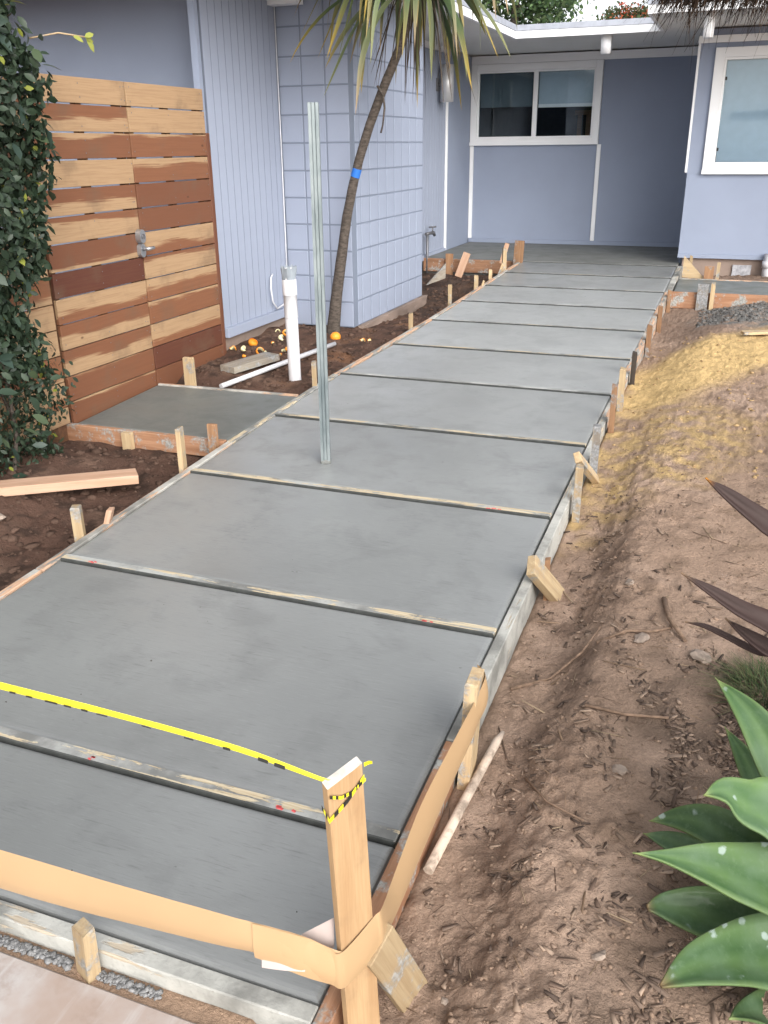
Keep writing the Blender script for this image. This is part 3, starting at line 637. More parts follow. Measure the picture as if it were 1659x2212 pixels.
# the loop tied round the post head
def loop(pts, wid, name='tape_strip', up=Vector((0, 0, 1))):
    k = 0
    for (p, q) in zip(pts, pts[1:]):
        p, q = Vector(p), Vector(q); n = 4
        for i in range(n):
            a = p.lerp(q, i/n); b = p.lerp(q, (i+1)/n); ww = wid
            ribbon('tape_strip' if (i+k) % 2 else 'black_print', [(a+up*ww, a-up*ww), (b+up*ww, b-up*ww)], M_yellow if (i+k) % 2 else M_blackink, sub=1, parent=yt)
        k += 1
loop([(-.5365, 1.084, .556), (-.519, 1.076, .537), (-.500, 1.113, .557), (-.484, 1.1505, .585)], .005)
loop([(-.517, 1.078, .587), (-.506, 1.100, .572), (-.497, 1.122, .568), (-.482, 1.1525, .578)], .0035)
ribbon('tape_strip', [((-.4885, 1.16, .606), (-.4885, 1.162, .596)), ((-.480, 1.163, .610), (-.480, 1.164, .602)), ((-.473, 1.162, .612), (-.473, 1.162, .606))], M_yellow, parent=yt)

# ------------------------------------------------------------------ galvanised post
gp = thing('sign_post', (-1.775, 3.815, .13), 'square galvanised steel post standing in the wet concrete', 'post')
def channel_mesh(L, s=.046, lip=.013, dp=.006):
    prof = [(-s/2, -s/2), (-.010, -s/2), (-.006, -s/2+dp), (.006, -s/2+dp), (.010, -s/2), (s/2, -s/2), (s/2, -.010), (s/2-dp, -.006), (s/2-dp, .006), (s/2, .010), (s/2, s/2), (-s/2, s/2)]
    bm = bmesh.new(); a = [bm.verts.new((x, y, 0)) for x, y in prof]; b = [bm.verts.new((x, y, L)) for x, y in prof]; n = len(prof)
    for i in range(n): bm.faces.new((a[i], a[(i+1) % n], b[(i+1) % n], b[i]))
    bm.faces.new(b)
    me = bpy.data.meshes.new('channel'); bm.to_mesh(me); bm.free(); me.materials.append(M_galv); return me
Mg = Matrix.Translation((-1.775, 3.82, .13)) @ Matrix.Rotation(math.radians(21), 4, 'Z')
ob('post_shaft', channel_mesh(1.65), Mg @ Matrix.Rotation(.002, 4, 'Y'), gp)
ob('cement_splash', box_mesh(.052, .052, .022, .006, M_conc3), Mg @ Matrix.Translation((0, 0, .013)), gp, label='wet concrete clinging round the post foot')

# ------------------------------------------------------------------ house
house = thing('house', (-2, 11, 0), 'single storey lavender blue house with white trim and a block chimney wall', 'house')
def wallbox(*a, **k): return bx(*a, parent=house, **k)
# alcove back wall: panel under the window, panel right of it, pieces round the window
wallbox('wall', -3.60, -1.765, 12.38, 12.52, .30, 1.60, M_stucco, bev=0)
wallbox('wall', -1.763, -.40, 12.382, 12.522, .30, 2.66, M_stucco, bev=0)
wallbox('wall_base_trim', -3.44, -.56, 12.355, 12.379, .366, .418, M_stucco)
wallbox('trim_batten', -1.775, -1.725, 12.352, 12.379, .42, 1.60, M_white)
wallbox('trim_batten', -3.447, -3.40, 12.352, 12.379, .42, 1.60, M_white)
wallbox('header_trim', -3.447, -.54, 12.34, 12.379, 2.565, 2.66, M_white)
# side wall of the alcove, end post, far siding
wallbox('wall', -3.60, -3.452, 11.285, 12.379, .30, 2.66, M_stucco, bev=0)
wallbox('corner_trim', -3.60, -3.430, 11.245, 11.282, .35, 2.68, M_white)
def siding(y0, y1, z0, z1, step):
    s = bx('siding_panel', -3.50, -3.4545, y0, y1, z0, z1, M_groove, house, 0)
    n = max(1, round((y1-y0)/step)); d = (y1-y0)/n
    for i in range(n):
        bx('siding_board', -3.4540, -3.450, y0+i*d+.0042, y0+(i+1)*d-.0042, z0, z1, M_side, s, .001)
    return s
siding(8.66, 11.24, .40, 2.61, .1)
siding(5.735, 6.80, .365, 2.61, .0968)
wallbox('base_board', -3.465, -3.425, 5.745, 6.806, .292, .364, M_side)
wallbox('base_board', -3.465, -3.425, 8.66, 11.243, .335, .399, M_side)
wallbox('header_trim', -3.50, -3.428, 8.66, 11.243, 2.612, 2.675, M_white)
wallbox('header_trim', -3.50, -3.428, 5.72, 6.806, 2.612, 2.675, M_white)
wallbox('corner_trim', -3.515, -3.4645, 5.69, 5.732, .30, 2.66, M_stucco)
wallbox('foundation', -3.60, -3.475, 5.70, 6.80, -.1, .291, M_foot, bev=0)
wallbox('foundation', -3.75, -3.475, 8.66, 11.24, -.1, .334, M_foot, bev=0)
wallbox('beam', -3.6, -3.2, 6.70, 6.795, 2.58, 2.664, M_white)
# wall seen above the gate
wallbox('wall', -9, -3.505, 6.05, 6.2, .1, 2.66, M_stucco, bev=0)
# block chimney
core = wallbox('block_wall', -3.50, -2.8630, 6.818, 8.60, .21, 3.25, M_mortar, bev=0)
S = .1965; RZ = .2033
bme = box_mesh(S-.010, .1, RZ-.010, .004, M_block)
for r in range(15):
    z = .21+RZ*(r+.5)
    for c in range(3):
        x = -2.86-S*(c+.5)
        ob('block', bme, Matrix.Translation((x+(.001 if c else .001), 6.815+.05+rnd.uniform(-.0008, .0008), z)), core)
    for c in range(9):
        y = 6.815+.198*(c+.5)
        if c == 0:
            bx('block', -2.960, -2.8602, 6.917, 7.008, z-RZ/2+.005, z+RZ/2-.005, M_block, core, .004)
        else:
            bx('block', -2.960, -2.860+rnd.uniform(-.0008, .0008), y-.0925, y+.0925, z-RZ/2+.005, z+RZ/2-.005, M_block, core, .004)
def rough_box(name, x0, x1, y0, y1, z0, z1, mat, parent, amp=.012, **kw):
    bm = bmesh.new(); nx, ny, nz = max(2, int((x1-x0)/.06)), max(2, int((y1-y0)/.06)), 3
    bmesh.ops.create_cube(bm, size=1); bmesh.ops.subdivide_edges(bm, edges=bm.edges[:], cuts=14, use_grid_fill=True)
    c = Vector(((x0+x1)/2, (y0+y1)/2, (z0+z1)/2))
    for v in bm.verts:
        q = Vector((v.co.x*(x1-x0), v.co.y*(y1-y0), v.co.z*(z1-z0)))
        nn = float(perlin(np.array([q.y*9+q.z*13]), np.array([q.x*9+q.z*7+3]), 8)[0]); d = Vector((q.x/(x1-x0), q.y/(y1-y0), q.z/(z1-z0)*.7))
        v.co = q+d*nn*amp*3
    me = bpy.data.meshes.new(name); bm.to_mesh(me); bm.free(); me.materials.append(mat)
    return ob(name, me, Matrix.Translation(c), parent, **kw)
rough_box('footing', -3.3, -2.825, 6.93, 8.66, -.02, .207, M_foot, house)
# right wing, wall facing the yard
RY = 10.6
wallbox('wall', -.55, 4, RY, RY+.15, .475, 1.295, M_stucco, bev=0)
wallbox('wall', -.552, -.405, RY+.001, RY+.151, 1.296, 2.66, M_stucco, bev=0)
wallbox('wall', 1.42, 4, RY+.001, RY+.151, 1.296, 2.66, M_stucco, bev=0)
wallbox('wall', -.404, 1.419, RY+.002, RY+.149, 2.49, 2.66, M_stucco, bev=0)
wallbox('wall_base_trim', -.552, 4, RY-.018, RY+.14, .432, .474, M_stucco)
wallbox('wall', -.545, -.40, RY+.16, 12.37, .30, 2.66, M_stucco, bev=0)
wallbox('foundation', -.50, 4, RY+.03, RY+.18, -.05, .431, M_foot, bev=0)
rough_box('foundation_patch', .03, .22, RY+.005, RY+.05, .25, .37, M_crumb, house, .005, label='grey mortar patch on the foundation')
wallbox('trim_batten', -.577, -.553, RY-.002, RY+.045, 1.31, 2.54, M_white)
wallbox('header_trim', -.58, 4, RY-.028, RY-.002, 2.535, 2.60, M_white)
# windows
def window(x0, x1, z0, z1, y, fw, mull=None, depth=.07):
    fr = thing_part('window', house, ((x0+x1)/2, y, z0))
    bx('frame', x0, x0+fw, y-.035, y+.04, z0, z1, M_white, fr, .004); bx('frame', x1-fw, x1, y-.035, y+.04, z0, z1, M_white, fr, .004)
    bx('frame', x0+fw, x1-fw, y-.034, y+.04, z1-fw*.95, z1, M_white, fr, .004); bx('frame', x0+fw, x1-fw, y-.034, y+.04, z0, z0+fw*.95, M_white, fr, .004)
    bx('sill', x0-.004, x1+.004, y-.048, y-.036, z0-.004, z0+fw*.45, M_white, fr, .003)
    sw = .022; a, b, c, d = x0+fw, x1-fw, z0+fw*.95, z1-fw*.95
    for q in ((a, a+sw, c, d), (b-sw, b, c, d), (a+sw, b-sw, d-sw, d), (a+sw, b-sw, c, c+sw)):
        bx('sash', q[0], q[1], y-.012, y+.03, q[2], q[3], M_white, fr, .003)
    if mull: bx('mullion', mull-.028, mull+.028, y-.02, y+.034, c+sw, d-sw, M_white, fr, .003)
    edges = [a+sw]+([mull-.028, mull+.028] if mull else [])+[b-sw]
    for i in range(0, len(edges), 2):
        bx('pane', edges[i], edges[i+1], y+.008, y+.013, c+sw, d-sw, M_glass, fr, 0)
    return fr, edges, c+sw, d-sw
def thing_part(name, parent, loc):
    o = bpy.data.objects.new(name, None); o.empty_display_size = .1; return reg(o, Matrix.Translation(Vector(loc)), parent)
w1, e1, c1, d1 = window(-3.447, -1.765, 1.603, 2.562, 12.37, .085, -2.60)
bx('blind', e1[2]+.003, e1[3]-.003, 12.43, 12.434, 2.085, d1, M_blind, w1, 0, label='pale roller blind half drawn')
bx('blind_rail', e1[2]+.003, e1[3]-.003, 12.422, 12.440, 2.045, 2.085, M_white, w1, .003)
bx('blind', e1[0]+.003, e1[1]-.003, 12.43, 12.434, 2.06, d1, M_blind_d, w1, 0, label='dark roller blind half drawn')
w2, e2, c2, d2 = window(-.402, 1.417, 1.298, 2.488, RY-.005, .095)
bx('blind', e2[0]+.003, e2[1]-.003, RY+.07, RY+.074, c2, d2, M_blind, w2, 0, label='grey blue blind fully drawn')
for zz in (1.52, 2.19): bx('latch', e2[0]+.002, e2[0]+.022, RY-.013, RY+.001, zz, zz+.032, M_black, w2, .003)
# interior behind the alcove window
def room(x0, x1, y0, y1, z0, z1):
    V = [(x, y, z) for x in (x0, x1) for y in (y0, y1) for z in (z0, z1)]
    F = [(0, 1, 3, 2), (4, 6, 7, 5), (2, 3, 7, 6), (0, 4, 5, 1), (0, 2, 6, 4), (1, 5, 7, 3)]
    F = [f for i, f in enumerate(F) if i != 3]
    me = np_mesh('room', V, F, M_room); return ob('interior_room', me, None, house)
room(-3.445, -.56, 12.53, 16.0, .3, 2.655)
ch = thing('chair', (-2.05, 13.4, .3), 'slatted wooden chair dimly seen inside the alcove window', 'chair')
for sx in (-.2, .2):
    for sy in (-.2, .2): bx('leg', -2.05+sx-.02, -2.05+sx+.02, 13.4+sy-.02, 13.4+sy+.02, .302, 1.35, M_lumber, ch, .004)
bx('seat', -2.29, -2.01+.2, 13.17, 13.62, 1.351, 1.40, M_lumber, ch, .006)
for k in range(4): bx('back_slat', -2.25+k*.12, -2.19+k*.12, 13.60, 13.62, 1.401, 1.98, M_lumber, ch, .004)
bx('back_rail', -2.29, -1.80, 13.595, 13.625, 1.981, 2.04, M_lumber, ch, .004)
# roof: L-shaped soffit slab, fascia, flashing, beam ends
ROOF = [(-2.5, 5.0), (-2.5, 10.6), (-.93, 10.6), (-.93, 9.2), (4.5, 9.2), (4.5, 22), (-12, 22), (-12, 5.0)]
bm = bmesh.new(); lo = [bm.verts.new((x, y, 2.676)) for x, y in ROOF]; hi = [bm.verts.new((x, y, 2.78)) for x, y in ROOF]
bm.faces.new(lo[::-1]); bm.faces.new(hi); n = len(ROOF)
for i in range(n): bm.faces.new((lo[i], lo[(i+1) % n], hi[(i+1) % n], hi[i]))
bmesh.ops.recalc_face_normals(bm, faces=bm.faces[:])
me = bpy.data.meshes.new('roof'); bm.to_mesh(me); bm.free(); me.materials.append(M_soffit)
roof = ob('roof', me, None, house)
def fascia(x0, x1, y0, y1):
    bx('fascia', x0, x1, y0, y1, 2.662, 2.733, M_white, roof, .002)
    ex = .006
    bx('flashing', x0-ex, x1+ex, y0-ex, y1+ex, 2.734, 2.792, M_flash, roof, .002)
fascia(-2.499, -2.468, 5.0, 10.568)
fascia(-2.499, -.935, 10.569, 10.599)
fascia(-.93, 4.5, 9.168, 9.199)
fascia(-.962, -.931, 9.168, 10.567)
def beam(x, y0, y1, z0f, z0b, z1, wd=.098):
    V = [(x-wd/2, y0, z0f), (x+wd/2, y0, z0f), (x+wd/2, y0, z1), (x-wd/2, y0, z1), (x-wd/2, y1, z0b), (x+wd/2, y1, z0b), (x+wd/2, y1, z1), (x-wd/2, y1, z1)]
    F = [(0, 1, 2, 3), (5, 4, 7, 6), (0, 4, 5, 1), (1, 5, 6, 2), (2, 6, 7, 3), (3, 7, 4, 0)]
    ob('beam', np_mesh('beam', V, F, M_white), None, house)
beam(-1.52, 10.67, 10.80, 2.49, 2.49, 2.675)
beam(-.44, 9.35, 9.50, 2.475, 2.475, 2.675, .085)
# electrical cable on the siding
cab = tube_mesh([(-3.44, 6.79, 2.6), (-3.438, 6.785, 1.6), (-3.44, 6.78, .9), (-3.44, 6.775, .45)], .005, M_cable, 6)
ob('cable', local(cab, (-3.44, 6.78, 1)), Matrix.Translation((-3.44, 6.78, 1)), label='thin white cable running down beside the block chimney', cat='cable')
pts = [(-3.44, 6.52, .66), (-3.425, 6.46, .64), (-3.42, 6.44, .56), (-3.42, 6.46, .45), (-3.42, 6.53, .385), (-3.42, 6.65, .40), (-3.43, 6.74, .42)]
ob('cable', local(tube_mesh(pts, .007, M_cable, 6), pts[0]), Matrix.Translation(pts[0]), label='white cable loop sticking out of the siding near its base', cat='cable')
# wall lamp
wl = thing('wall_lamp', (-3.45, 10.9, 2.26), 'brushed metal cylinder wall lamp between siding and alcove', 'lamp')
bm = bmesh.new(); bmesh.ops.create_cone(bm, cap_ends=True, segments=32, radius1=.077, radius2=.077, depth=.39)
for f in bm.faces: f.smooth = abs(f.normal.z) < .5
me = bpy.data.meshes.new('cyl'); bm.to_mesh(me); bm.free(); me.materials.append(M_alum)
ob('lamp_shade', me, Matrix.Translation((-3.335, 10.9, 2.272)), wl)
ob('bracket', tube_mesh([(-3.449, 10.9, 2.26), (-3.40, 10.9, 2.26)], .022, M_bronze, 12), None, wl)
bx('back_plate', -3.4495, -3.437, 10.84, 10.96, 2.19, 2.33, M_bronze, wl, .004)
# hose bib
hb = thing('hose_bib', (-3.38, 10.42, .2), 'grey hose tap standing against the far siding', 'tap')
ob('pipe', tube_mesh([(-3.385, 10.36, .10), (-3.385, 10.36, .645)], .017, M_bronze, 10), None, hb)
ob('spout', tube_mesh([(-3.385, 10.30, .645), (-3.37, 10.42, .648), (-3.36, 10.52, .645), (-3.355, 10.545, .61)], [.018, .018, .02, .017], M_bronze, 10), None, hb)
ob('handle', tube_mesh([(-3.40, 10.46, .71), (-3.32, 10.50, .715)], .010, M_bronze, 8), None, hb)
ob('stem', tube_mesh([(-3.36, 10.48, .645), (-3.36, 10.48, .71)], .008, M_bronze, 8), None, hb)
# downspout
dsp = thing('downspout', (.37, RY-.07, .25), 'white plastic drain pipe at the far right of the house wall', 'pipe')
ob('pipe', tube_mesh([(.40, RY-.06, .46), (.385, RY-.065, .50), (.385, RY-.07, .16)], .055, M_pvc, 16), None, dsp)
ob('coupling', tube_mesh([(.385, RY-.07, .36), (.385, RY-.07, .43)], .064, M_pvc, 16), None, dsp)

# ------------------------------------------------------------------ gate and fence
gate = thing('gate', (-3.44, 4.82, .16), 'redwood board gate of two leaves with a keypad lock', 'gate')
seams = [1.972, 1.835, 1.692, 1.553, 1.409, 1.266, 1.125, .979, .839, .699, .556, .408, .263, .165]
#           left leaf: (heart tone, band limit, heart on top?)        right leaf
LB = [(.0, .98, 1), (.25, .50, 0), (.35, .30, 1), (.2, .88, 1), (.35, .45, 0), (.25, .62, 0), (.55, .33, 0), (.98, .02, 1), (.2, .55, 1), (.3, .52, 0), (.35, .50, 0), (.40, .25, 1), (.45, .22, 1)]
RB = [(.05, .95, 1), (.0, .9, 1), (.25, .32, 1), (.22, .36, 1), (.55, .05, 1), (.50, .12, 1), (.25, .55, 1), (.3, .65, 0), (.15, .45, 1), (.2, .3, 1), (.12, .62, 1), (.92, .02, 1), (.5, .1, 1)]
for leaf, (ya, yb), tones in ((0, (3.965, 4.808), LB), (1, (4.815, 5.672), RB)):
    for i in range(13):
        zt, zb = seams[i], seams[i+1]; dz = SL*((ya+yb)/2-4.8)*0
        if i == 12: zb = .115
        t = tones[i]; g = .0042 if i < 8 else .0028
        M, L = frame((-3.448, ya+.003, (zt+zb)/2), (-3.448, yb-.003, (zt+zb)/2), (1, 0, 0))
        me = box_mesh(round(L, 3), round(zt-zb-2*g, 3), .018, .0016, M_gate)
        o = ob('board', me, M, gate); o.location.x += rnd.uniform(-.0015, .0015)
        o.color = (t[0], t[1], 1.0 if t[2] == 0 else 0.0, 1)
        WM[o.name] = M
nv_ = []; nf_ = []
for (ya, yb) in ((3.965, 4.808), (4.815, 5.672)):
    for i in range(13):
        for yy in (ya+.03, ya+.42, yb-.045, yb-.022):
            for zz in (seams[i]-.035, seams[i+1]+.035):
                if rnd.random() < .35: continue
                o_ = len(nv_); y_ = yy+rnd.uniform(-.008, .008); z_ = zz+rnd.uniform(-.008, .008); rr_ = .0042
                nv_ += [(-3.4362, y_+rr_*math.cos(k*math.pi/3), z_+rr_*math.sin(k*math.pi/3)) for k in range(6)]; nf_.append(tuple(range(o_, o_+6)))
ob('nail_heads', np_mesh('nail_heads', nv_, nf_, M_bronze), None, gate, kind='stuff')
M_batten = plain('galvanised_frame', (.30, .33, .38), .6, .2)
for y in (4.0, 4.40, 4.76, 4.86, 5.25, 5.63): bx('stile', -3.500, -3.459, y-.022, y+.022, .20, 1.96, wood('gate_stile_wood', (.16, .08, .04), (.10, .05, .03)) if y == 4.0 else bpy.data.materials['gate_stile_wood'], gate)
for z in (.25, 1.05, 1.9): bx('rail', -3.540, -3.501, 3.97, 5.665, z-.03, z+.03, bpy.data.materials['gate_stile_wood'], gate)
bx('gate_post', -3.55, -3.440, 5.676, 5.720, .05, 1.70, M_gate, gate, .003).color = (.7, .05, 1, 1)
lk = thing('keypad_lock', (-3.437, 4.79, 1.06), 'silver keypad lock with lever on the board gate', 'lock')
def rounded_plate(y, z0, z1, wd, x0, x1):
    bm = bmesh.new(); prof = []
    for a in range(0, 181, 20): prof.append((y+wd/2*math.cos(math.radians(a)), z1-wd/2+wd/2*math.sin(math.radians(a))))
    for a in range(180, 361, 20): prof.append((y+wd/2*math.cos(math.radians(a)), z0+wd/2+wd/2*math.sin(math.radians(a))))
    A = [bm.verts.new((x0, p, q)) for p, q in prof]; B = [bm.verts.new((x1, y+(p-y)*.88, (z0+z1)/2+(q-(z0+z1)/2)*.95)) for p, q in prof]; n = len(prof)
    for i in range(n): bm.faces.new((A[i], A[(i+1) % n], B[(i+1) % n], B[i]))
    bm.faces.new(B); bmesh.ops.recalc_face_normals(bm, faces=bm.faces[:])
    me = bpy.data.meshes.new('plate'); bm.to_mesh(me); bm.free(); me.materials.append(M_lock); return me
ob('keypad', rounded_plate(4.782, 1.062, 1.148, .066, -3.438, -3.405), None, lk)
ob('escutcheon', rounded_plate(4.782, .978, 1.064, .060, -3.438, -3.412), None, lk)
ob('lever', tube_mesh([(-3.412, 4.782, 1.032), (-3.375, 4.782, 1.032), (-3.368, 4.795, 1.034), (-3.368, 4.832, 1.035)], [.013, .012, .011, .010], M_lock, 10), None, lk)
ob('key_cylinder', tube_mesh([(-3.406, 4.782, 1.105), (-3.399, 4.782, 1.105)], .016, M_bronze, 12), None, lk)
fence = thing('fence', (-3.44, 3.4, .1), 'redwood board fence panel half hidden behind the hedge', 'fence')
for i in range(13):
    zt, zb = seams[i]-.02, seams[i+1]-.02
    M, L = frame((-3.452, 2.2, (zt+zb)/2), (-3.452, 3.942, (zt+zb)/2), (1, 0, 0))
    o = ob('board', box_mesh(round(L, 3), round(zt-zb-.006, 3), .018, .0016, M_gate), M, fence)
    o.color = (rnd.uniform(.0, .5), rnd.uniform(.3, .9), rnd.choice((0., 1.)), 1)
for y in (2.25, 3.1, 3.90): bx('fence_post', -3.545, -3.463, y-.042, y+.042, -.3, 1.93, bpy.data.materials['gate_stile_wood'], fence)

# ------------------------------------------------------------------ plants
def leaf_cloud(P, D, Nn, L, Wd, cols, mat, fold=.18):
    """lens shaped leaves: base P, direction D, normal Nn, length L, half width Wd"""
    P, D, Nn = map(lambda a: np.asarray(a, float), (P, D, Nn))
    D = D/np.linalg.norm(D, axis=1, keepdims=True); S_ = np.cross(Nn, D); S_ /= np.linalg.norm(S_, axis=1, keepdims=True)+1e-9; Nn = np.cross(D, S_)
    L = np.asarray(L)[:, None]; Wd = np.asarray(Wd)[:, None]; n = len(P)
    v = [P, P+D*L*.3+S_*Wd*.8+Nn*Wd*fold, P+D*L*.66+S_*Wd*.85+Nn*Wd*fold-Nn*L*.03, P+D*L-Nn*L*.10, P+D*L*.66-S_*Wd*.85+Nn*Wd*fold-Nn*L*.03, P+D*L*.3-S_*Wd*.8+Nn*Wd*fold, P+D*L*.48]
    V = np.stack(v, 1).reshape(-1, 3); o = np.arange(n)[:, None, None]*7
    F = (np.array([(0, 6, 1), (1, 6, 2), (2, 6, 3), (3, 6, 4), (4, 6, 5), (5, 6, 0)])[None]+o).reshape(-1, 3)
    C = np.repeat(np.asarray(cols), 7, axis=0); return np_mesh('leaves', V, F, mat, C)
rs = np.random.RandomState(5)
hedge = thing('hedge', (-3.5, 2.9, .1), 'tall dark green leafy hedge beside the board gate', 'hedge')
def hedge_pts(n, depth=.10):
    out = []; nor = []
    while len(out) < n:
        z = rs.uniform(.10, 2.75); k = rs.rand()
        yend = 3.47+.22*sst(z, .3, 2.0)+.05*math.sin(z*5.1)+.03*math.sin(z*13); xo = -3.10+.05*math.sin(z*4+1)-.04*math.sin(z*9)-.06*(z < .35)
        d = abs(rs.normal(0, depth))*.8
        if k < .72: y = rs.uniform(1.6, yend+.02); x = xo+.05*math.sin(y*7+z*3)-d; nv = (1, .0, .15)
        else: y = yend+.04*math.sin(z*17+1)-d; x = rs.uniform(-3.42, xo); nv = (.25, 1, .15)
        out.append((x, y, z)); nor.append(nv)
    return np.array(out), np.array(nor, float)
def sst(x, a, b):
    t = min(1, max(0, (x-a)/(b-a))); return t*t*(3-2*t)
P, Nn = hedge_pts(15000)
Nn = Nn+rs.normal(0, .45, Nn.shape); D = np.stack([rs.normal(.1, .5, len(P)), rs.normal(0, .7, len(P)), rs.normal(-.55, .45, len(P))], 1)
g = rs.rand(len(P), 1); hc = np.array((.016, .029, .017))*(1-g)+np.array((.042, .064, .038))*g
yl_ = rs.rand(len(P)) < .012; hc[yl_] = (.20, .22, .04)
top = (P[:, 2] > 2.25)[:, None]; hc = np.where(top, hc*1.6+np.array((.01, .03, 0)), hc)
L = rs.uniform(.030, .066, len(P)); L[P[:, 2] < .55] *= .7
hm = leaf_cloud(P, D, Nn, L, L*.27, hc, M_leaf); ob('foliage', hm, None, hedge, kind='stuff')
# largest outer leaves as separate parts
lm = []
for q in range(6):
    c = [(.024, .042, .028), (.034, .056, .036), (.048, .074, .046), (.028, .048, .036), (.062, .088, .046), (.038, .062, .048)][q]
    lm.append(leaf_cloud([(0, 0, 0)], [(1, 0, 0)], [(0, 0, 1)], [.085], [.021], [c], M_leaf))
P, Nn = hedge_pts(240, .02)
for i in range(240):
    d = Vector((rs.normal(.25, .4), rs.normal(.1, .6), rs.normal(-.5, .4))); nv = Vector(Nn[i])+Vector(rs.normal(0, .35, 3))
    M, _ = frame(Vector(P[i]), Vector(P[i])+d, nv); M.translation = Vector(P[i])+Vector((.015, .0, 0)); s_ = rs.uniform(.75, 1.35)
    ob('leaf', lm[i % 6], M @ Matrix.Scale(s_, 4), hedge)
# bare stems and dark inside
sv = []
for k in range(26):
    y = rs.uniform(1.7, 3.35); x = rs.uniform(-3.42, -3.25); pts = []
    for z in np.linspace(-.05, 2.6, 9): pts.append((x+rs.normal(0, .03), y+rs.normal(0, .05), z))
    sv.append((pts, rs.uniform(.006, .016)))
def join_tubes(name, lst, mat, seg=5):
    V = []; F = []; o = 0
    for pts, r in lst:
        pts = np.array(pts, float); n = len(pts)
        for i in range(n):
            T = pts[min(i+1, n-1)]-pts[max(i-1, 0)]; T /= np.linalg.norm(T)+1e-9
            a = np.cross(T, (0.3, .9, .2)); a /= np.linalg.norm(a)+1e-9; b = np.cross(T, a); rr = r*(1-.5*i/n)
            for k in range(seg): V.append(pts[i]+rr*(math.cos(2*math.pi*k/seg)*a+math.sin(2*math.pi*k/seg)*b))
        for i in range(n-1):
            for k in range(seg): F.append((o+i*seg+k, o+i*seg+(k+1) % seg, o+(i+1)*seg+(k+1) % seg, o+(i+1)*seg+k))
        o += n*seg
    return np_mesh(name, V, F, mat)
ob('stems', join_tubes('stems', sv, M_bark), None, hedge)
# pale young shoot sticking out at the top
sh = [(-3.15, 3.72, 2.08), (-3.08, 3.84, 2.11), (-3.02, 3.95, 2.10)]
ob('shoot', tube_mesh(sh, .004, M_stake, 5), None, hedge)
for (p, d, s_) in (((-3.02, 3.95, 2.10), (.3, .8, .3), .7), ((-3.02, 3.96, 2.10), (.2, .5, -.8), .9), ((-3.05, 3.90, 2.105), (.5, .2, -.3), .7), ((-3.02, 3.95, 2.10), (.1, 1, -.2), .8)):
    if 'ylm' not in globals(): ylm = leaf_cloud([(0, 0, 0)], [(1, 0, 0)], [(0, 0, 1)], [.085], [.021], [(.26, .28, .06)], M_leaf)
    M, _ = frame(Vector(p), Vector(p)+Vector(d), (1, -.4, .5)); M.translation = Vector(p); ob('leaf', ylm, M @ Matrix.Scale(s_, 4), hedge, label='yellow green young leaf')
for i in range(26):
    p = Vector((rs.uniform(-3.4, -3.1), rs.uniform(3.3, 3.7), rs.uniform(2.2, 2.6))); d = Vector(rs.normal(0, .6, 3))+Vector((.2, .3, .3))
    M, _ = frame(p, p+d, Vector(rs.normal(0, .5, 3))+Vector((.8, 0, .8))); M.translation = p; ob('leaf', ylm, M @ Matrix.Scale(rs.uniform(.6, 1), 4), hedge, label='yellow green young leaf')

# palm with hanging strap leaves
palm = thing('palm_tree', (-2.87, 6.42, .2), 'slender leaning palm with drooping strap leaves in front of the block chimney', 'palm tree')
tp = [(-2.885, 6.42, .12), (-2.866, 6.41, .30), (-2.83, 6.40, .53), (-2.775, 6.40, .84), (-2.722, 6.39, 1.115), (-2.66, 6.39, 1.36), (-2.612, 6.385, 1.51), (-2.52, 6.38, 1.75), (-2.41, 6.37, 1.98), (-2.30, 6.36, 2.19), (-2.215, 6.35, 2.38), (-2.17, 6.35, 2.55), (-2.15, 6.35, 2.75)]
tr_ = [.068, .052, .045, .040, .036, .034, .033, .033, .032, .031, .030, .029, .028]
tp = [(x*1.03, y*1.03, 1.6+(z-1.6)*1.03) for x, y, z in tp]
tm = tube_mesh(tp, tr_, M_bark, 18)
bm = bmesh.new(); bm.from_mesh(tm); bmesh.ops.subdivide_edges(bm, edges=[e for e in bm.edges], cuts=3, use_grid_fill=True)
for v in bm.verts:
    nn = float(perlin(np.array([v.co.x*40+v.co.y*40]), np.array([v.co.z*28]), 2)[0]); v.co += v.normal*nn*.003
bm.to_mesh(tm); bm.free()
local(tm, (-2.6, 6.4, 1.3)); ob('trunk', tm, Matrix.Translation((-2.6, 6.4, 1.3)), palm)
def strap(base, az, L, out, lift, wd, col0, col1, tipbend=0, twist=0):
    """arching strap leaf that ends hanging straight down"""
    n = 13; p = Vector(base); V = []; C = []; h = Vector((math.cos(az), math.sin(az), 0)); sd_ = Vector((-math.sin(az), math.cos(az), 0))
    ang = math.radians(lift); end = math.radians(-80+rs.uniform(-8, 22)); fall = out
    for i in range(n):
        t = i/(n-1); a = ang+(end-ang)*min(1, (t/fall))**.9; d = h*math.cos(a)+Vector((0, 0, math.sin(a)))
        wv = wd*(min(1, .35+t*3.2))*(1-max(0, (t-.55)/.45)**1.6)
        nrm = d.cross(sd_); tw = twist*t; s2 = sd_*math.cos(tw)+nrm*math.sin(tw)
        V += [p+s2*wv+nrm*wv*.25, p, p-s2*wv+nrm*wv*.25]
        k = max(0, (t-.58)/.42)**1.3; c = [col0[q]*(1-k)+col1[q]*k for q in range(3)]
        C += [c, scl(c, .8), c]; p = p+d*L/(n-1)
    F = []
    for i in range(n-1):
        for q in (0, 1): F.append((i*3+q, i*3+q+1, (i+1)*3+q+1, (i+1)*3+q))
    return np_mesh('leaf', [tuple(v) for v in V], F, M_palm, np.array(C), True)
greens = [(.085, .128, .052), (.115, .155, .072), (.145, .172, .085), (.065, .10, .04)]
tips = [(.36, .27, .10), (.42, .28, .05), (.34, .24, .15), (.22, .22, .09)]
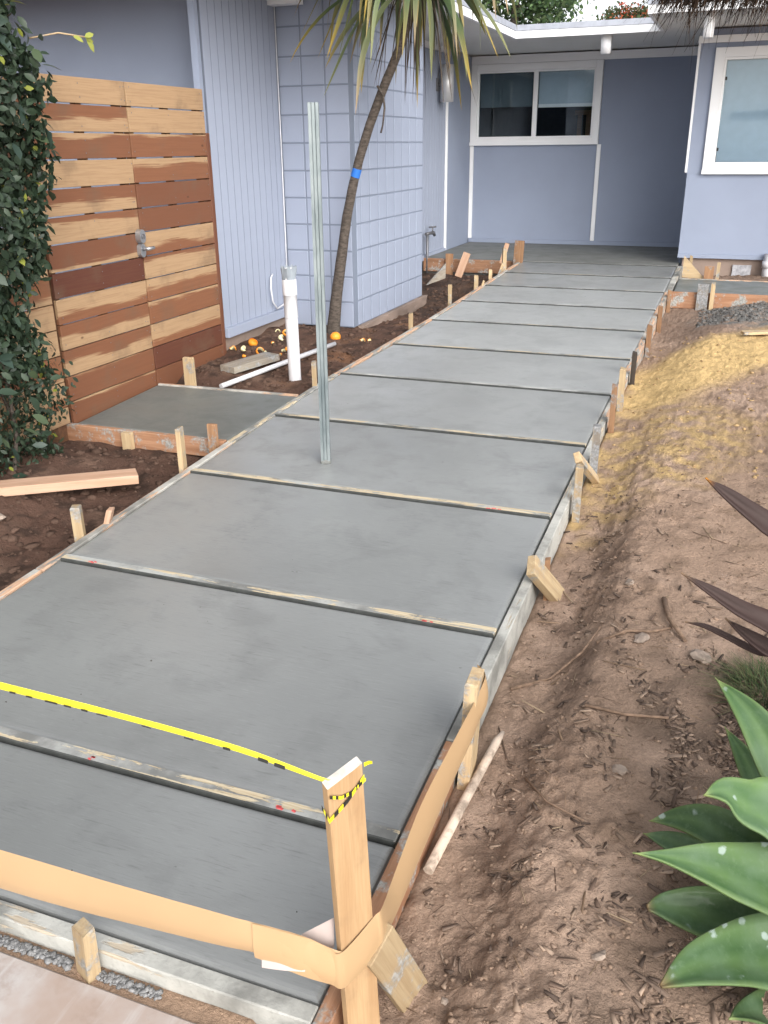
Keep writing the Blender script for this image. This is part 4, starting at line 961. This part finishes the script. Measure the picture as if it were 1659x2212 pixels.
cb = Vector((-2.22, 6.54, 2.74))
for i in range(118):
    az = i*2.399+rs.uniform(-.3, .3); dead = i % 4 == 0
    b = cb+Vector((rs.uniform(-.03, .03), rs.uniform(-.03, .03), rs.uniform(-.12, .16)))
    L_ = rs.uniform(.62, 1.15); out = rs.uniform(.45, .95); lift = rs.uniform(-25, 55)
    if dead: me = strap(b-Vector((0, 0, .1)), az, rs.uniform(.6, .95), .3, -25, .006, (.06, .045, .03), (.10, .07, .045), 0, 1.0)
    else: me = strap(b, az, L_, out, lift, rs.uniform(.016, .028), greens[i % 4], tips[rs.randint(4)], 0, rs.uniform(-.9, .9))
    local(me, cb); ob('leaf', me, Matrix.Translation(cb), palm)
hang = [(x*1.03, y*1.03, 1.6+(z-1.6)*1.03) for x, y, z in [(-2.44, 6.33, 1.99), (-2.395, 6.32, 1.93), (-2.385, 6.32, 1.85), (-2.40, 6.32, 1.74), (-2.415, 6.32, 1.69)]]
ob('leaf_stalk', tube_mesh(hang, [.009, .008, .007, .006, .007], M_bark, 7), None, palm, label='curled dead stalk hanging from the trunk')
tb = tube_mesh([(-2.7265, 6.581, 1.3925), (-2.7055, 6.579, 1.452)], .0352, M_bluetape, 18, cap=False)
ob('tape_band', local(tb, (-2.716, 6.58, 1.42)), Matrix.Translation((-2.716, 6.58, 1.42)), label='blue tape band wrapped round the palm trunk', cat='tape')

# agave at lower right
def broad_leaf(name, pts, mat, parent, cola, colb, edge, nx=8, keel=.16, sub=5, tipcol=None, label=None, curl=0, base=None):
    if base is not None: pts = list(pts)+[base]
    A = np.array(pts, float); n = len(A)
    def cr(i, t):
        p0, p1, p2, p3 = A[max(i-1, 0)], A[i], A[min(i+1, n-1)], A[min(i+2, n-1)]
        return .5*((2*p1)+(p2-p0)*t+(2*p0-5*p1+4*p2-p3)*t*t+(3*p1-p0-3*p2+p3)*t**3)
    rows = [cr(i, k/sub) for i in range(n-1) for k in range(sub)]+[A[-1]]; rows = np.array(rows); rows[:, 3] = np.maximum(rows[:, 3], .0006)
    c0 = np.array((0, 0, 1.6)); V = []; C = []
    for i, r in enumerate(rows):
        T = rows[min(i+1, len(rows)-1), :3]-rows[max(i-1, 0), :3]; T /= np.linalg.norm(T)+1e-9
        N_ = np.array((-.25, -.55, .8)); N_ = N_-T*N_.dot(T); N_ /= np.linalg.norm(N_); S_ = np.cross(N_, T)
        for k in range(nx+1):
            u = k/nx*2-1; h = r[3]; thick = 0
            p = r[:3]+S_*u*h+N_*h*(keel*2*(abs(u)**1.7)+.03*math.sin(u*9+i*.6)-keel)
            V.append(p); tt = i/(len(rows)-1); e = max(0, abs(u)-.90)/.10; m_ = .5+.5*math.sin(u*6+i*.25)
            c = [(cola[q]*(1-m_)+colb[q]*m_) for q in range(3)]; c = [c[q]*(1-e*.7)+edge[q]*e*.7 for q in range(3)]
            if tipcol and tt < .10: kk = 1-tt/.10; c = [c[q]*(1-kk)+tipcol[q]*kk for q in range(3)]
            C.append(c)
    nV = len(V); F = []
    for i in range(len(rows)-1):
        for k in range(nx): a = i*(nx+1)+k; F.append((a, a+1, a+nx+2, a+nx+1))
    me = np_mesh(name, V, F, mat, np.array(C), True)
    c = rows[-1, :3]; local(me, c)
    o = ob(name, me, Matrix.Translation(Vector(c)), parent, label=label)
    md = o.modifiers.new('thick', 'SOLIDIFY'); md.thickness = .005; md.offset = -1
    return o
LV = {"a": [[0.092, 1.95, 0.422, 0.0], [0.175, 1.883, 0.381, 0.0341], [0.253, 1.817, 0.302, 0.0519], [0.331, 1.75, 0.199, 0.0457]], "b": [[0.132, 1.98, 0.271, 0.0], [0.184, 1.92, 0.233, 0.0244], [0.245, 1.86, 0.16, 0.0348], [0.312, 1.8, 0.096, 0.0318]], "c": [[0.086, 1.58, 0.366, 0.0], [0.126, 1.605, 0.366, 0.0304], [0.176, 1.63, 0.33, 0.0529], [0.239, 1.655, 0.301, 0.0716], [0.349, 1.68, 0.227, 0.0585]], "d": [[-0.011, 1.78, 0.102, 0.0], [0.055, 1.765, 0.143, 0.0281], [0.126, 1.75, 0.155, 0.0466], [0.228, 1.735, 0.126, 0.0541], [0.335, 1.72, 0.109, 0.0459]], "d2": [[-0.022, 1.82, 0.026, 0.0], [0.033, 1.8, 0.041, 0.0224], [0.097, 1.78, 0.046, 0.033], [0.201, 1.76, 0.04, 0.0365], [0.336, 1.74, 0.05, 0.0312]], "e": [[-0.035, 1.48, 0.264, 0.0], [0.027, 1.512, 0.246, 0.0152], [0.106, 1.544, 0.224, 0.0421], [0.181, 1.576, 0.193, 0.0636], [0.257, 1.608, 0.164, 0.0776], [0.37, 1.64, 0.139, 0.0641]], "f": [[0.008, 1.58, 0.032, 0.0072], [0.049, 1.6, 0.029, 0.033], [0.127, 1.62, 0.021, 0.0565], [0.225, 1.64, 0.006, 0.0675], [0.353, 1.66, 0.027, 0.0553]], "g": [[0.052, 1.36, 0.06, 0.0046], [0.112, 1.42, 0.069, 0.04], [0.18, 1.48, 0.058, 0.0606], [0.256, 1.54, 0.036, 0.0773], [0.388, 1.6, 0.063, 0.0656]], "h": [[0.177, 1.32, 0.072, 0.0], [0.224, 1.407, 0.005, 0.0275], [0.295, 1.493, -0.055, 0.0526], [0.402, 1.58, -0.029, 0.0534]], "f1": [[0.008, 2.0, 0.902, 0.0], [0.049, 2.013, 0.87, 0.0147], [0.103, 2.025, 0.83, 0.0232], [0.163, 2.037, 0.787, 0.0296], [0.289, 2.05, 0.696, 0.0296]], "f2": [[-0.017, 1.95, 0.683, 0.0], [0.049, 1.975, 0.638, 0.014], [0.126, 2.0, 0.586, 0.0239], [0.198, 2.025, 0.547, 0.0306], [0.324, 2.05, 0.483, 0.0307]], "f3": [[0.096, 2.05, 0.533, 0.0], [0.149, 2.067, 0.489, 0.0158], [0.213, 2.083, 0.447, 0.025], [0.331, 2.1, 0.396, 0.0272]], "f4": [[0.008, 2.1, 0.477, 0.0], [0.053, 2.105, 0.473, 0.007], [0.111, 2.11, 0.451, 0.0093], [0.192, 2.115, 0.418, 0.0104], [0.323, 2.12, 0.389, 0.0092]]}
ag = thing('agave', (.52, 1.68, -.04), 'broad leaved green agave with pale spots in the lower right corner', 'agave')
gA, gB, gE = (.040, .088, .029), (.078, .140, .048), (.12, .18, .06)
for k, dk in (('a', 1), ('b', .85), ('c', 1.15), ('d', .7), ('d2', .6), ('e', 1), ('f', .72), ('g', .9), ('h', .65)):
    broad_leaf('leaf', LV[k], M_agave, ag, scl(gA, dk), scl(gB, dk), scl(gE, dk), tipcol=(.16, .10, .05) if k in 'fg' else (.24, .28, .10), base=(.53, 1.68, .05, .035))
for a_, l_, zz in ((-.6, .45, .30), (.1, .5, .35), (.7, .5, .25), (1.4, .45, .4), (2.0, .42, .5), (5.4, .45, .3), (4.9, .4, .2)):
    c_, s_ = math.cos(a_), math.sin(a_)
    broad_leaf('leaf', [(.53+c_*l_, 1.68+s_*l_, zz, 0), (.53+c_*l_*.7, 1.68+s_*l_*.7, zz*.9, .04), (.53+c_*l_*.35, 1.68+s_*l_*.35, zz*.55+.05, .06)], M_agave, ag, gA, gB, gE, base=(.53, 1.68, .04, .035))
ob('stem', tube_mesh([(.53, 1.68, -.12), (.53, 1.68, .10)], .045, M_bark, 10), None, ag)
fx = thing('flax_plant', (.75, 2.12, 0), 'dark purple flax leaves reaching in from the right edge', 'flax')
M_flax = vcol('flax_leaf', .6, .2)
for k in ('f1', 'f2', 'f3', 'f4'):
    broad_leaf('leaf', LV[k], M_flax, fx, (.032, .020, .018), (.052, .034, .030), (.035, .02, .018), nx=4, keel=.3, tipcol=(.40, .17, .03) if k == 'f1' else (.20, .13, .08), base=(.75, 2.12, .02, .012))
for a_, l_, zz in ((-.5, .5, .6), (.3, .6, .8), (1.2, .5, .7), (2.0, .5, .9), (-1.2, .4, .5)):
    c_, s_ = math.cos(a_), math.sin(a_)
    broad_leaf('leaf', [(.75+c_*l_, 2.12+s_*l_, zz, 0), (.75+c_*l_*.7, 2.12+s_*l_*.7, zz*.95, .02), (.75+c_*l_*.3, 2.12+s_*l_*.3, zz*.6, .026)], M_flax, fx, (.045, .03, .03), (.07, .048, .045), (.05, .03, .028), nx=4, keel=.3, base=(.75, 2.12, .02, .012))
# blades: grass tuft
def blades(n, c, r, h, wd, cols, spread=1.0, down=False):
    V = []; F = []; C = []; o = 0
    for i in range(n):
        a = rs.uniform(0, 2*math.pi); rr = r*math.sqrt(rs.rand()); p = np.array((c[0]+rr*math.cos(a), c[1]+rr*math.sin(a), c[2]))
        a2 = a+rs.normal(0, .6); L_ = h*rs.uniform(.5, 1.1); k = rs.uniform(.3, 1.3)*spread; col = np.array(cols[rs.randint(len(cols))])*rs.uniform(.7, 1.3)
        sd_ = np.array((-math.sin(a2), math.cos(a2), 0))*wd
        for t in (0, .5, 1):
            q = p+np.array((math.cos(a2)*k*t*t*L_, math.sin(a2)*k*t*t*L_, L_*(t-.35*k*t*t))); w_ = 1-t*.9
            V += [q-sd_*w_, q+sd_*w_]; C += [col*(.8+.4*t)]*2
        F += [(o, o+1, o+3, o+2), (o+2, o+3, o+5, o+4)]; o += 6
    return V, F, np.array(C)
V, F, C_ = blades(900, (.29, 2.52, gz(.29, 2.52)-.01), .11, .115, .0016, [(.075, .10, .035), (.05, .08, .03), (.12, .13, .06), (.035, .06, .025)], 1.4)
ob('grass_tuft', np_mesh('grass_tuft', V, F, M_tree, C_), label='fine green grass tuft at the right edge below the purple leaves', cat='grass')

# shaggy dead foliage overhead at upper right
st = thing('shaggy_tree', (1.1, 3.7, 0), 'shaggy tree with dry brown hanging foliage at the upper right corner', 'tree')
ob('trunk', tube_mesh([(1.1, 3.7, -.1), (1.08, 3.68, 1.2), (1.0, 3.6, 2.5)], [.12, .09, .08], M_bark, 12), None, st)
ob('branch', tube_mesh([(1.0, 3.6, 2.35), (.5, 3.35, 2.14), (.1, 3.25, 2.06), (-.2, 3.2, 2.05)], [.06, .05, .04, .02], M_bark, 10), None, st)
nn_ = 8500; V = []; F = []; C_ = []; o = 0
for i in range(nn_):
    t = rs.rand()**1.0; bx_ = -.28+1.2*t; by = 3.2+.12*t+rs.normal(0, .07); bz = 2.060+.03*t+rs.normal(0, .022)
    edge_ = max(0, (.35-t)/.35)
    d = np.array((rs.normal(-.35-.5*edge_, .55), rs.normal(-.05, .5), rs.normal(-.75+.2*edge_, .4))); d /= np.linalg.norm(d)
    L_ = rs.uniform(.04, .11)*(1.7 if rs.rand() < .10 else .8); p = np.array((bx_, by, bz)); s_ = np.cross(d, rs.normal(0, 1, 3)); s_ /= np.linalg.norm(s_)
    w_ = rs.uniform(.0011, .0022); g_ = np.array((0, 0, -.03))
    for q, ww in ((p, 1), (p+d*L_*.5, .8), (p+d*L_+g_, .2)): V += [q-s_*w_*ww, q+s_*w_*ww]
    c = np.array([(.035, .024, .018), (.05, .035, .026), (.025, .019, .016), (.075, .05, .035)][rs.randint(4)]); C_ += [c]*6
    F += [(o, o+1, o+3, o+2), (o+2, o+3, o+5, o+4)]; o += 6
ob('needles', np_mesh('needles', V, F, M_dead, np.array(C_)), None, st, kind='stuff')

# trees beyond the roof
def crown(name, parent, c, R_, n, cols, lsize, seed, flat=1.0, extra=None):
    r2 = np.random.RandomState(seed); cl = r2.normal(0, 1, (70, 3)); cl /= np.linalg.norm(cl, axis=1, keepdims=True); cl *= np.array(R_)*r2.uniform(.45, 1, (70, 1)); cl += np.array(c)
    ci = r2.randint(0, 70, n); P = cl[ci]+r2.normal(0, 1, (n, 3))*np.array(R_)*.16
    D = r2.normal(0, 1, (n, 3)); Nn = r2.normal(0, 1, (n, 3))+np.array((0, -.4, .9)); L = r2.uniform(.6, 1.4, n)*lsize
    cc = np.array(cols)[r2.randint(0, len(cols), n)]*r2.uniform(.7, 1.3, (70, 1))[ci]
    ob(name, leaf_cloud(P, D, Nn, L, L*.33, cc, M_tree), None, parent, kind='stuff')
t1 = thing('tree', (-5.3, 22, 0), 'tall green leafy tree rising behind the roof', 'tree', 'trees behind the house')
ob('trunk', tube_mesh([(-5.3, 22, -.4), (-5.2, 22, 2), (-5.2, 22.1, 4.5)], [.22, .17, .08], M_bark, 10), None, t1)
crown('crown', t1, (-5.5, 22.2, 5.0), (1.75, 1.5, 1.6), 15000, [(.075, .13, .05), (.10, .16, .07), (.13, .18, .085), (.055, .095, .05)], .11, 1)
t1b = thing('tree', (-8.6, 23, 0), 'green leafy tree behind the roof, hidden by the palm leaves', 'tree', 'trees behind the house')
ob('trunk', tube_mesh([(-8.6, 23, -.4), (-8.5, 23, 2), (-8.5, 23.1, 4.5)], [.22, .17, .08], M_bark, 10), None, t1b)
crown('crown', t1b, (-8.4, 23, 4.8), (1.7, 1.4, 1.5), 8000, [(.05, .09, .035), (.07, .12, .05), (.04, .075, .035)], .11, 4)
t2 = thing('flowering_shrub', (-2.7, 21, 0), 'bush with red blossom showing above the alcove roof', 'shrub', 'trees behind the house')
ob('trunk', tube_mesh([(-2.7, 21, -.4), (-2.7, 21, 2), (-2.6, 21, 3.6)], [.12, .09, .04], M_bark, 8), None, t2)
crown('crown', t2, (-2.65, 21, 3.70), (.72, .6, .50), 3600, [(.05, .075, .03), (.07, .09, .04), (.10, .09, .05)], .075, 2)
crown('blossom', t2, (-2.55, 20.9, 3.85), (.60, .5, .42), 520, [(.36, .07, .04), (.42, .12, .06)], .06, 3)

# ------------------------------------------------------------------ loose things on the left
pv = thing('standpipe', (-2.70, 5.35, .12), 'upright white plastic pipe with tape torn round its top', 'pipe')
def hollow_pipe(h, r, t, mat, seg=24):
    bm = bmesh.new(); R = [(r, 0), (r, h), (r-t, h), (r-t, h-.25)]
    rings = [[bm.verts.new((q*math.cos(2*math.pi*k/seg), q*math.sin(2*math.pi*k/seg), z)) for k in range(seg)] for q, z in R]
    for a, b in zip(rings, rings[1:]):
        for k in range(seg): bm.faces.new((a[k], a[(k+1) % seg], b[(k+1) % seg], b[k])).smooth = True
    me = bpy.data.meshes.new('pipe'); bm.to_mesh(me); bm.free(); me.materials.append(mat); return me
Mp = Matrix.Translation((-2.695, 5.35, .08)) @ Matrix.Rotation(math.radians(-.6), 4, 'Y')
ob('pipe', hollow_pipe(.79, .042, .004, M_pvc), Mp, pv); 
ob('coupling', hollow_pipe(.10, .0475, .003, M_pvc), Mp @ Matrix.Translation((0, 0, .62)), pv)
M_grtape = plain('grey_tape', (.24, .27, .30), .6)
bm = bmesh.new(); seg = 24
lo_ = [bm.verts.new((.0455*math.cos(2*math.pi*k/seg), .0455*math.sin(2*math.pi*k/seg), .735+.03*math.sin(k*1.1)*(k % 3 == 0)-.02*(k > 14))) for k in range(seg)]
hi_ = [bm.verts.new(((.0455+.010*abs(math.sin(k*.9)))*math.cos(2*math.pi*k/seg), (.0455+.010*abs(math.sin(k*.9)))*math.sin(2*math.pi*k/seg), .80+.012*math.sin(k*2.3))) for k in range(seg)]
for k in range(seg): bm.faces.new((lo_[k], lo_[(k+1) % seg], hi_[(k+1) % seg], hi_[k]))
me = bpy.data.meshes.new('wrap'); bm.to_mesh(me); bm.free(); me.materials.append(M_grtape); ob('tape_wrap', me, Mp, pv, label='torn grey tape round the pipe top')
a_ = Vector((-3.06, 4.98, gz(-3.06, 4.98)+.035)); b_ = Vector((-2.765, 6.19, gz(-2.77, 6.17)+.035))
ob('plastic_pipe', local(tube_mesh([a_, a_.lerp(b_, .5), b_], .017, M_pvc, 14), a_), Matrix.Translation(a_), label='thin white plastic pipe lying on the soil behind the gate path', cat='pipe')
zo = gz(-3.1, 5.43)
plank('lumber_offcut', (-3.165, 5.25, zo+.035), (-3.03, 5.67, zo+.05), .145, .045, M_off, label='short grey offcut of lumber lying near the standpipe', cat='lumber')
zl = gz(-2.9, 3.25)
plank('loose_lumber', (-3.75, 2.40, .165), (-2.625, 3.42, .100), .115, .045, M_lumber, label='fresh pinkish length of lumber lying on the left soil', cat='lumber')
plank('loose_board', (.155, 7.22, gz(.16, 7.22)+.03), (1.3, 7.62, gz(.6, 7.4)+.06), .085, .02, M_stake, label='pale board lying on the dirt at the right edge above the sand', cat='lumber')
# orange fruit and peel
def orange_mesh(r, cut=None, seg=18):
    bm = bmesh.new(); bmesh.ops.create_uvsphere(bm, u_segments=seg, v_segments=12, radius=r)
    for v in bm.verts: v.co.z *= .92
    if cut is not None: bmesh.ops.delete(bm, geom=[v for v in bm.verts if v.co.z > cut*r], context='VERTS')
    for f in bm.faces: f.smooth = True
    me = bpy.data.meshes.new('orange'); bm.to_mesh(me); bm.free(); me.materials.append(M_orange); return me
x, y = -2.903, 6.50
ob('orange', orange_mesh(.043), Matrix.Translation((-2.875, 6.455, .200)), label='whole orange lying at the foot of the palm', cat='orange')
def peel(x, y, r, n_turn, rot, label, pith=False, name='orange_peel', grp='orange peel on the soil'):
    r *= .82
    bm = bmesh.new(); rows = []; k = 9
    for i in range(k):
        t = i/(k-1); a = t*n_turn; rr = r*(1-.15*math.sin(t*9)); wv = r*.55*math.sin(math.pi*(.12+.76*t))
        c = Vector((rr*math.cos(a), rr*math.sin(a), .25*r*math.sin(t*7)+r*.3)); rows.append([bm.verts.new(c+Vector((math.cos(a)*dx, math.sin(a)*dx, dz))) for dx, dz in ((-.10*r, wv), (0, 0), (-.25*r, -wv*.8))])
    for a, b in zip(rows, rows[1:]):
        for q in (0, 1): bm.faces.new((a[q], a[q+1], b[q+1], b[q])).smooth = True
    me = bpy.data.meshes.new('peel'); bm.to_mesh(me); bm.free(); me.materials.append(M_orange); me.materials.append(M_pith)
    M = Matrix.Translation((x, y, gz(x, y)+r*.45)) @ Matrix.Rotation(rot, 4, 'Z') @ Matrix.Rotation(rs.uniform(.2, 1.2), 4, 'X')
    o = ob(name, me, M, label=label, cat='peel', group=grp)
    md = o.modifiers.new('thick', 'SOLIDIFY'); md.thickness = .005; md.material_offset = 1; md.offset = 1
    if pith: me.materials[0] = M_pith
    return o
x, y = -3.33, 5.93
ob('orange', orange_mesh(.037, .55), Matrix.Translation((x, y, gz(x, y)+.028)) @ Matrix.Rotation(.5, 4, 'Y'), label='half peeled orange below the siding base board', cat='orange')
peel(-3.40, 5.74, .035, 2.6, .3, 'orange peel strip at the left of the scattered peel'); peel(-3.28, 5.70, .032, 3.4, 1.9, 'curled peel with pale pith beside the peel strip', True); peel(-3.18, 5.76, .036, 4.2, .9, 'rounded orange peel in the middle of the scatter')
peel(-3.12, 5.74, .022, 2.2, 2.4, 'small pale scrap of pith right of the rounded peel', True); peel(-3.06, 5.90, .024, 2.0, 1.0, 'white scrap of peel left of the standpipe', True); peel(-3.02, 5.90, .04, 2.4, 2.6, 'long orange peel left of the standpipe'); peel(-3.06, 5.83, .022, 1.6, .2, 'torn brown orange peel below the long peel')
peel(-3.22, 5.60, .026, 2.2, 3.0, 'small orange peel behind the grey offcut'); peel(-3.33, 6.34, .026, 2.8, .7, 'pale pith scrap near the base board', True); peel(-3.19, 6.12, .036, 3.4, 2.0, 'yellowish pith scrap behind the standpipe', True)
peel(-3.25, 6.33, .034, 4.0, 1.2, 'orange peel half hidden behind the standpipe'); peel(-3.20, 6.0, .018, 2.2, 1.5, 'tiny pink peel scrap in the middle of the soil'); peel(-2.60, 6.35, .026, 2.6, .3, 'flat orange peel beside the left form board'); peel(-2.56, 6.40, .020, 2.0, 1.2, 'second flat peel touching the left form board')
# stick and pole on the right
pp = [(-.508, 1.60, gz(-.5, 1.6)+.02), (-.487, 1.85, gz(-.49, 1.85)+.022), (-.462, 2.10, gz(-.46, 2.1)+.025), (-.455, 2.15, gz(-.455, 2.15)+.027)]
c = Vector(pp[1]); ob('pole', local(tube_mesh(pp, [.0135, .0135, .013, .006], M_stick, 12), c), Matrix.Translation(c), label='pale weathered wooden pole lying along the right form', cat='pole')
# twigs as things (a few large) and litter as stuff
def twig(pts, r, label):
    P = [Vector((x, y, gz(x, y)+h)) for x, y, h in pts]; c = P[0]
    me = tube_mesh(P, [r*(1-.5*i/len(P)) for i in range(len(P))], M_twig, 6); ob('twig', local(me, c), Matrix.Translation(c), label=label, cat='twig', group='twigs on the right hand dirt')
M_twig = plain('twig_bark', (.20, .135, .095), .9, 0, .15, .3, 40)
twig([(-.49, 2.40, .006), (-.38, 2.50, .008), (-.30, 2.62, .014), (-.26, 2.74, .01)], .006, 'long curved twig near the taped stake')
twig([(-.26, 2.66, .01), (-.17, 2.72, .012), (-.09, 2.74, .012), (-.03, 2.80, .006)], .007, 'forked looking twig beside the trench')
twig([(-.07, 2.98, .008), (-.04, 2.83, .018), (.02, 2.73, .01)], .010, 'thick crooked twig in the middle of the dirt')
twig([(-.24, 2.29, .008), (-.12, 2.30, .01), (.0, 2.32, .006)], .006, 'straight dark twig above the pink mound')
twig([(-.35, 1.98, .006), (-.27, 1.87, .008), (-.17, 1.83, .005)], .004, 'thin pale twig below the mound')
twig([(.10, 2.46, .012), (.2, 2.43, .02), (.34, 2.40, .03)], .004, 'straw coloured stem by the grass tuft')
def rock(x, y, r, label, sx=1.3):
    bm = bmesh.new(); bmesh.ops.create_icosphere(bm, subdivisions=2, radius=r); sd = rs.uniform(0, 50)
    for v in bm.verts:
        k = 1+.9*float(perlin(np.array([v.co.x/r*1.2+sd]), np.array([v.co.y/r*1.2+v.co.z/r]), 3)[0]); v.co *= k; v.co.x *= sx; v.co.z *= .6
    me = bpy.data.meshes.new('rock'); bm.to_mesh(me); bm.free(); me.materials.append(M_stone); ob('rock', me, Matrix.Translation((x, y, gz(x, y)+r*.25)) @ Matrix.Rotation(sd, 4, 'Z'), label=label, cat='rock', group='stones in the dirt')
rock(-.20, 3.06, .017, 'pale stone on the trench slope'); rock(.07, 2.66, .026, 'crumbly pale stone left of the grass tuft', 1.6); rock(-.12, 2.70, .024, 'grey stone under the crossing twigs', 1.5)
rock(-.11, 2.06, .015, 'stone beside the pink mound', 1.5); rock(-.075, 1.47, .013, 'small pale stone left of the agave'); rock(-2.95, 2.78, .035, 'earthy stone on the left soil', 1.5); rock(-.37, 1.29, .008, 'tiny pebble near the foreground stake')

def scatter_chips(n, fn, lrange, cols, asp=(.12, .55)):
    V = []; F = []; C_ = []; o = 0; q = np.array([(-1, -1, 0), (1, -1, 0), (1, 1, 0), (-1, 1, 0)])
    pts = np.array([fn() for _ in range(n)]); zs = ground_z(pts[:, 0], pts[:, 1])
    for i in range(n):
        L_ = rs.uniform(*lrange)*(1 if rs.rand() < .85 else 1.8); w_ = min(L_*rs.uniform(*asp), .015); t_ = min(w_*.35, .004); a = rs.uniform(0, math.pi); tl = rs.normal(0, .25)
        X = np.array((math.cos(a)*math.cos(tl), math.sin(a)*math.cos(tl), math.sin(tl))); Y = np.array((-math.sin(a), math.cos(a), rs.normal(0, .3))); Z = np.cross(X, Y)
        b = np.array((pts[i, 0], pts[i, 1], zs[i]+t_*.4+.0005))
        for sgn in (-1, 1):
            for k, (u, v) in enumerate(((-1, -.6), (1, -.35), (.9, .5), (-.8, 1))): V.append(b+X*u*L_/2+Y*v*w_/2+Z*sgn*t_/2)
        F += [(o, o+3, o+2, o+1), (o+4, o+5, o+6, o+7)]+[(o+k, o+(k+1) % 4, o+4+(k+1) % 4, o+4+k) for k in range(4)]; o += 8
        c = np.array(cols[rs.randint(len(cols))])*rs.uniform(.7, 1.25); C_ += [c]*8
    return np_mesh('chips', V, F, M_chip, np.array(C_))
def mulch_pt():
    while True:
        q = _mulch0()
        if float(perlin(np.array([q[0]*7]), np.array([q[1]*7]), 21)[0]) > rs.normal(.05, .12): return q
def _mulch0():
    k = rs.rand()
    if k < .50: return rs.normal(.16, .15), rs.normal(2.28, .2)
    if k < .72: return rs.normal(.0, .18), rs.normal(1.45, .22)
    if k < .85: return rs.uniform(-.5, .5), rs.uniform(1.1, 3.2)
    return rs.normal(-.3, .12), rs.uniform(1.6, 4)
CH = [(.15, .108, .083), (.095, .068, .054), (.21, .15, .112), (.30, .22, .165), (.13, .09, .068)]
ob('wood_chips', scatter_chips(2200, mulch_pt, (.007, .036), CH), kind='stuff')
ob('dry_straw', scatter_chips(420, lambda: (rs.uniform(-.5, .55), rs.uniform(1.1, 4.2)), (.04, .10), [(.22, .15, .10), (.14, .095, .07), (.32, .24, .16)], (.02, .05)), kind='stuff')
def clods(n, fn, r0, r1, colf, name):
    ico = bmesh.new(); bmesh.ops.create_icosphere(ico, subdivisions=1, radius=1); iv = np.array([v.co[:] for v in ico.verts]); fi = np.array([[v.index for v in f.verts] for f in ico.faces]); ico.free()
    V = []; F = []; C_ = []; pts = np.array([fn() for _ in range(n)]); zs = ground_z(pts[:, 0], pts[:, 1])
    for i in range(n):
        r = r0+(r1-r0)*rs.rand()**4; v = iv*(1+rs.uniform(-.5, .45, (len(iv), 1)))*r*np.array((rs.uniform(.8, 1.4), rs.uniform(.8, 1.3), .7)); a = rs.uniform(0, 6)
        v = np.stack([v[:, 0]*math.cos(a)-v[:, 1]*math.sin(a), v[:, 0]*math.sin(a)+v[:, 1]*math.cos(a), v[:, 2]], 1)
        V.append(v+np.array((pts[i, 0], pts[i, 1], zs[i]+r*.0))); F.append(fi+i*len(iv)); C_.append(np.tile(np.array(colf(*pts[i]))*rs.uniform(.75, 1.25), (len(iv), 1)))
    return ob(name, np_mesh(name, np.concatenate(V), np.concatenate(F), M_clod, np.concatenate(C_)), kind='stuff')
def left_pt():
    while True:
        x, y = rs.uniform(-3.42, -2.44), rs.uniform(1.8, 10.2)
        if 3.9 < y < 4.86 or (6.8 < y < 8.7 and x < -2.82): continue
        return x, y
clods(3600, left_pt, .003, .026, lambda x, y: (.095, .060, .045), 'soil_clods')
clods(6500, lambda: (rs.uniform(-.5, .55), .9+3.7*rs.rand()**1.4), .0011, .0075, lambda x, y: (.24, .168, .122), 'dirt_crumbs')
def gray_pt(): return rs.uniform(-.2, .6), rs.uniform(7.8, 8.8)
clods(1500, gray_pt, .004, .022, lambda x, y: (.14, .135, .128), 'mortar_spoil')
clods(500, lambda: (rs.uniform(-.5, .4), rs.uniform(4.2, 7.4)), .003, .014, lambda x, y: (.38, .26, .135), 'sand_lumps')
# mortar crumbs in front of the near form
V = []
def crumb_pt(): 
    return (rs.uniform(-1.9, -1.12) if rs.rand() < .85 else rs.uniform(-1.05, -.9)), 1.036+rs.uniform(-.010, .010)
_gzs = ground_z
def ground_z(x, y, noise=True): return np.full(np.shape(x), .001)
cr_ = clods(2600, crumb_pt, .0016, .0075, lambda x, y: (.215, .213, .212), 'mortar_crumbs')
ground_z = _gzs
# dark debris specks on the slabs
def speck_pt(): return rs.uniform(-2.2, -.65), rs.uniform(1.2, 5.5)
def ground_z(x, y, noise=True): return SL*np.asarray(y)
clods(34, speck_pt, .0012, .0045, lambda x, y: (.09, .085, .08), 'concrete_specks')
ground_z = _gzs
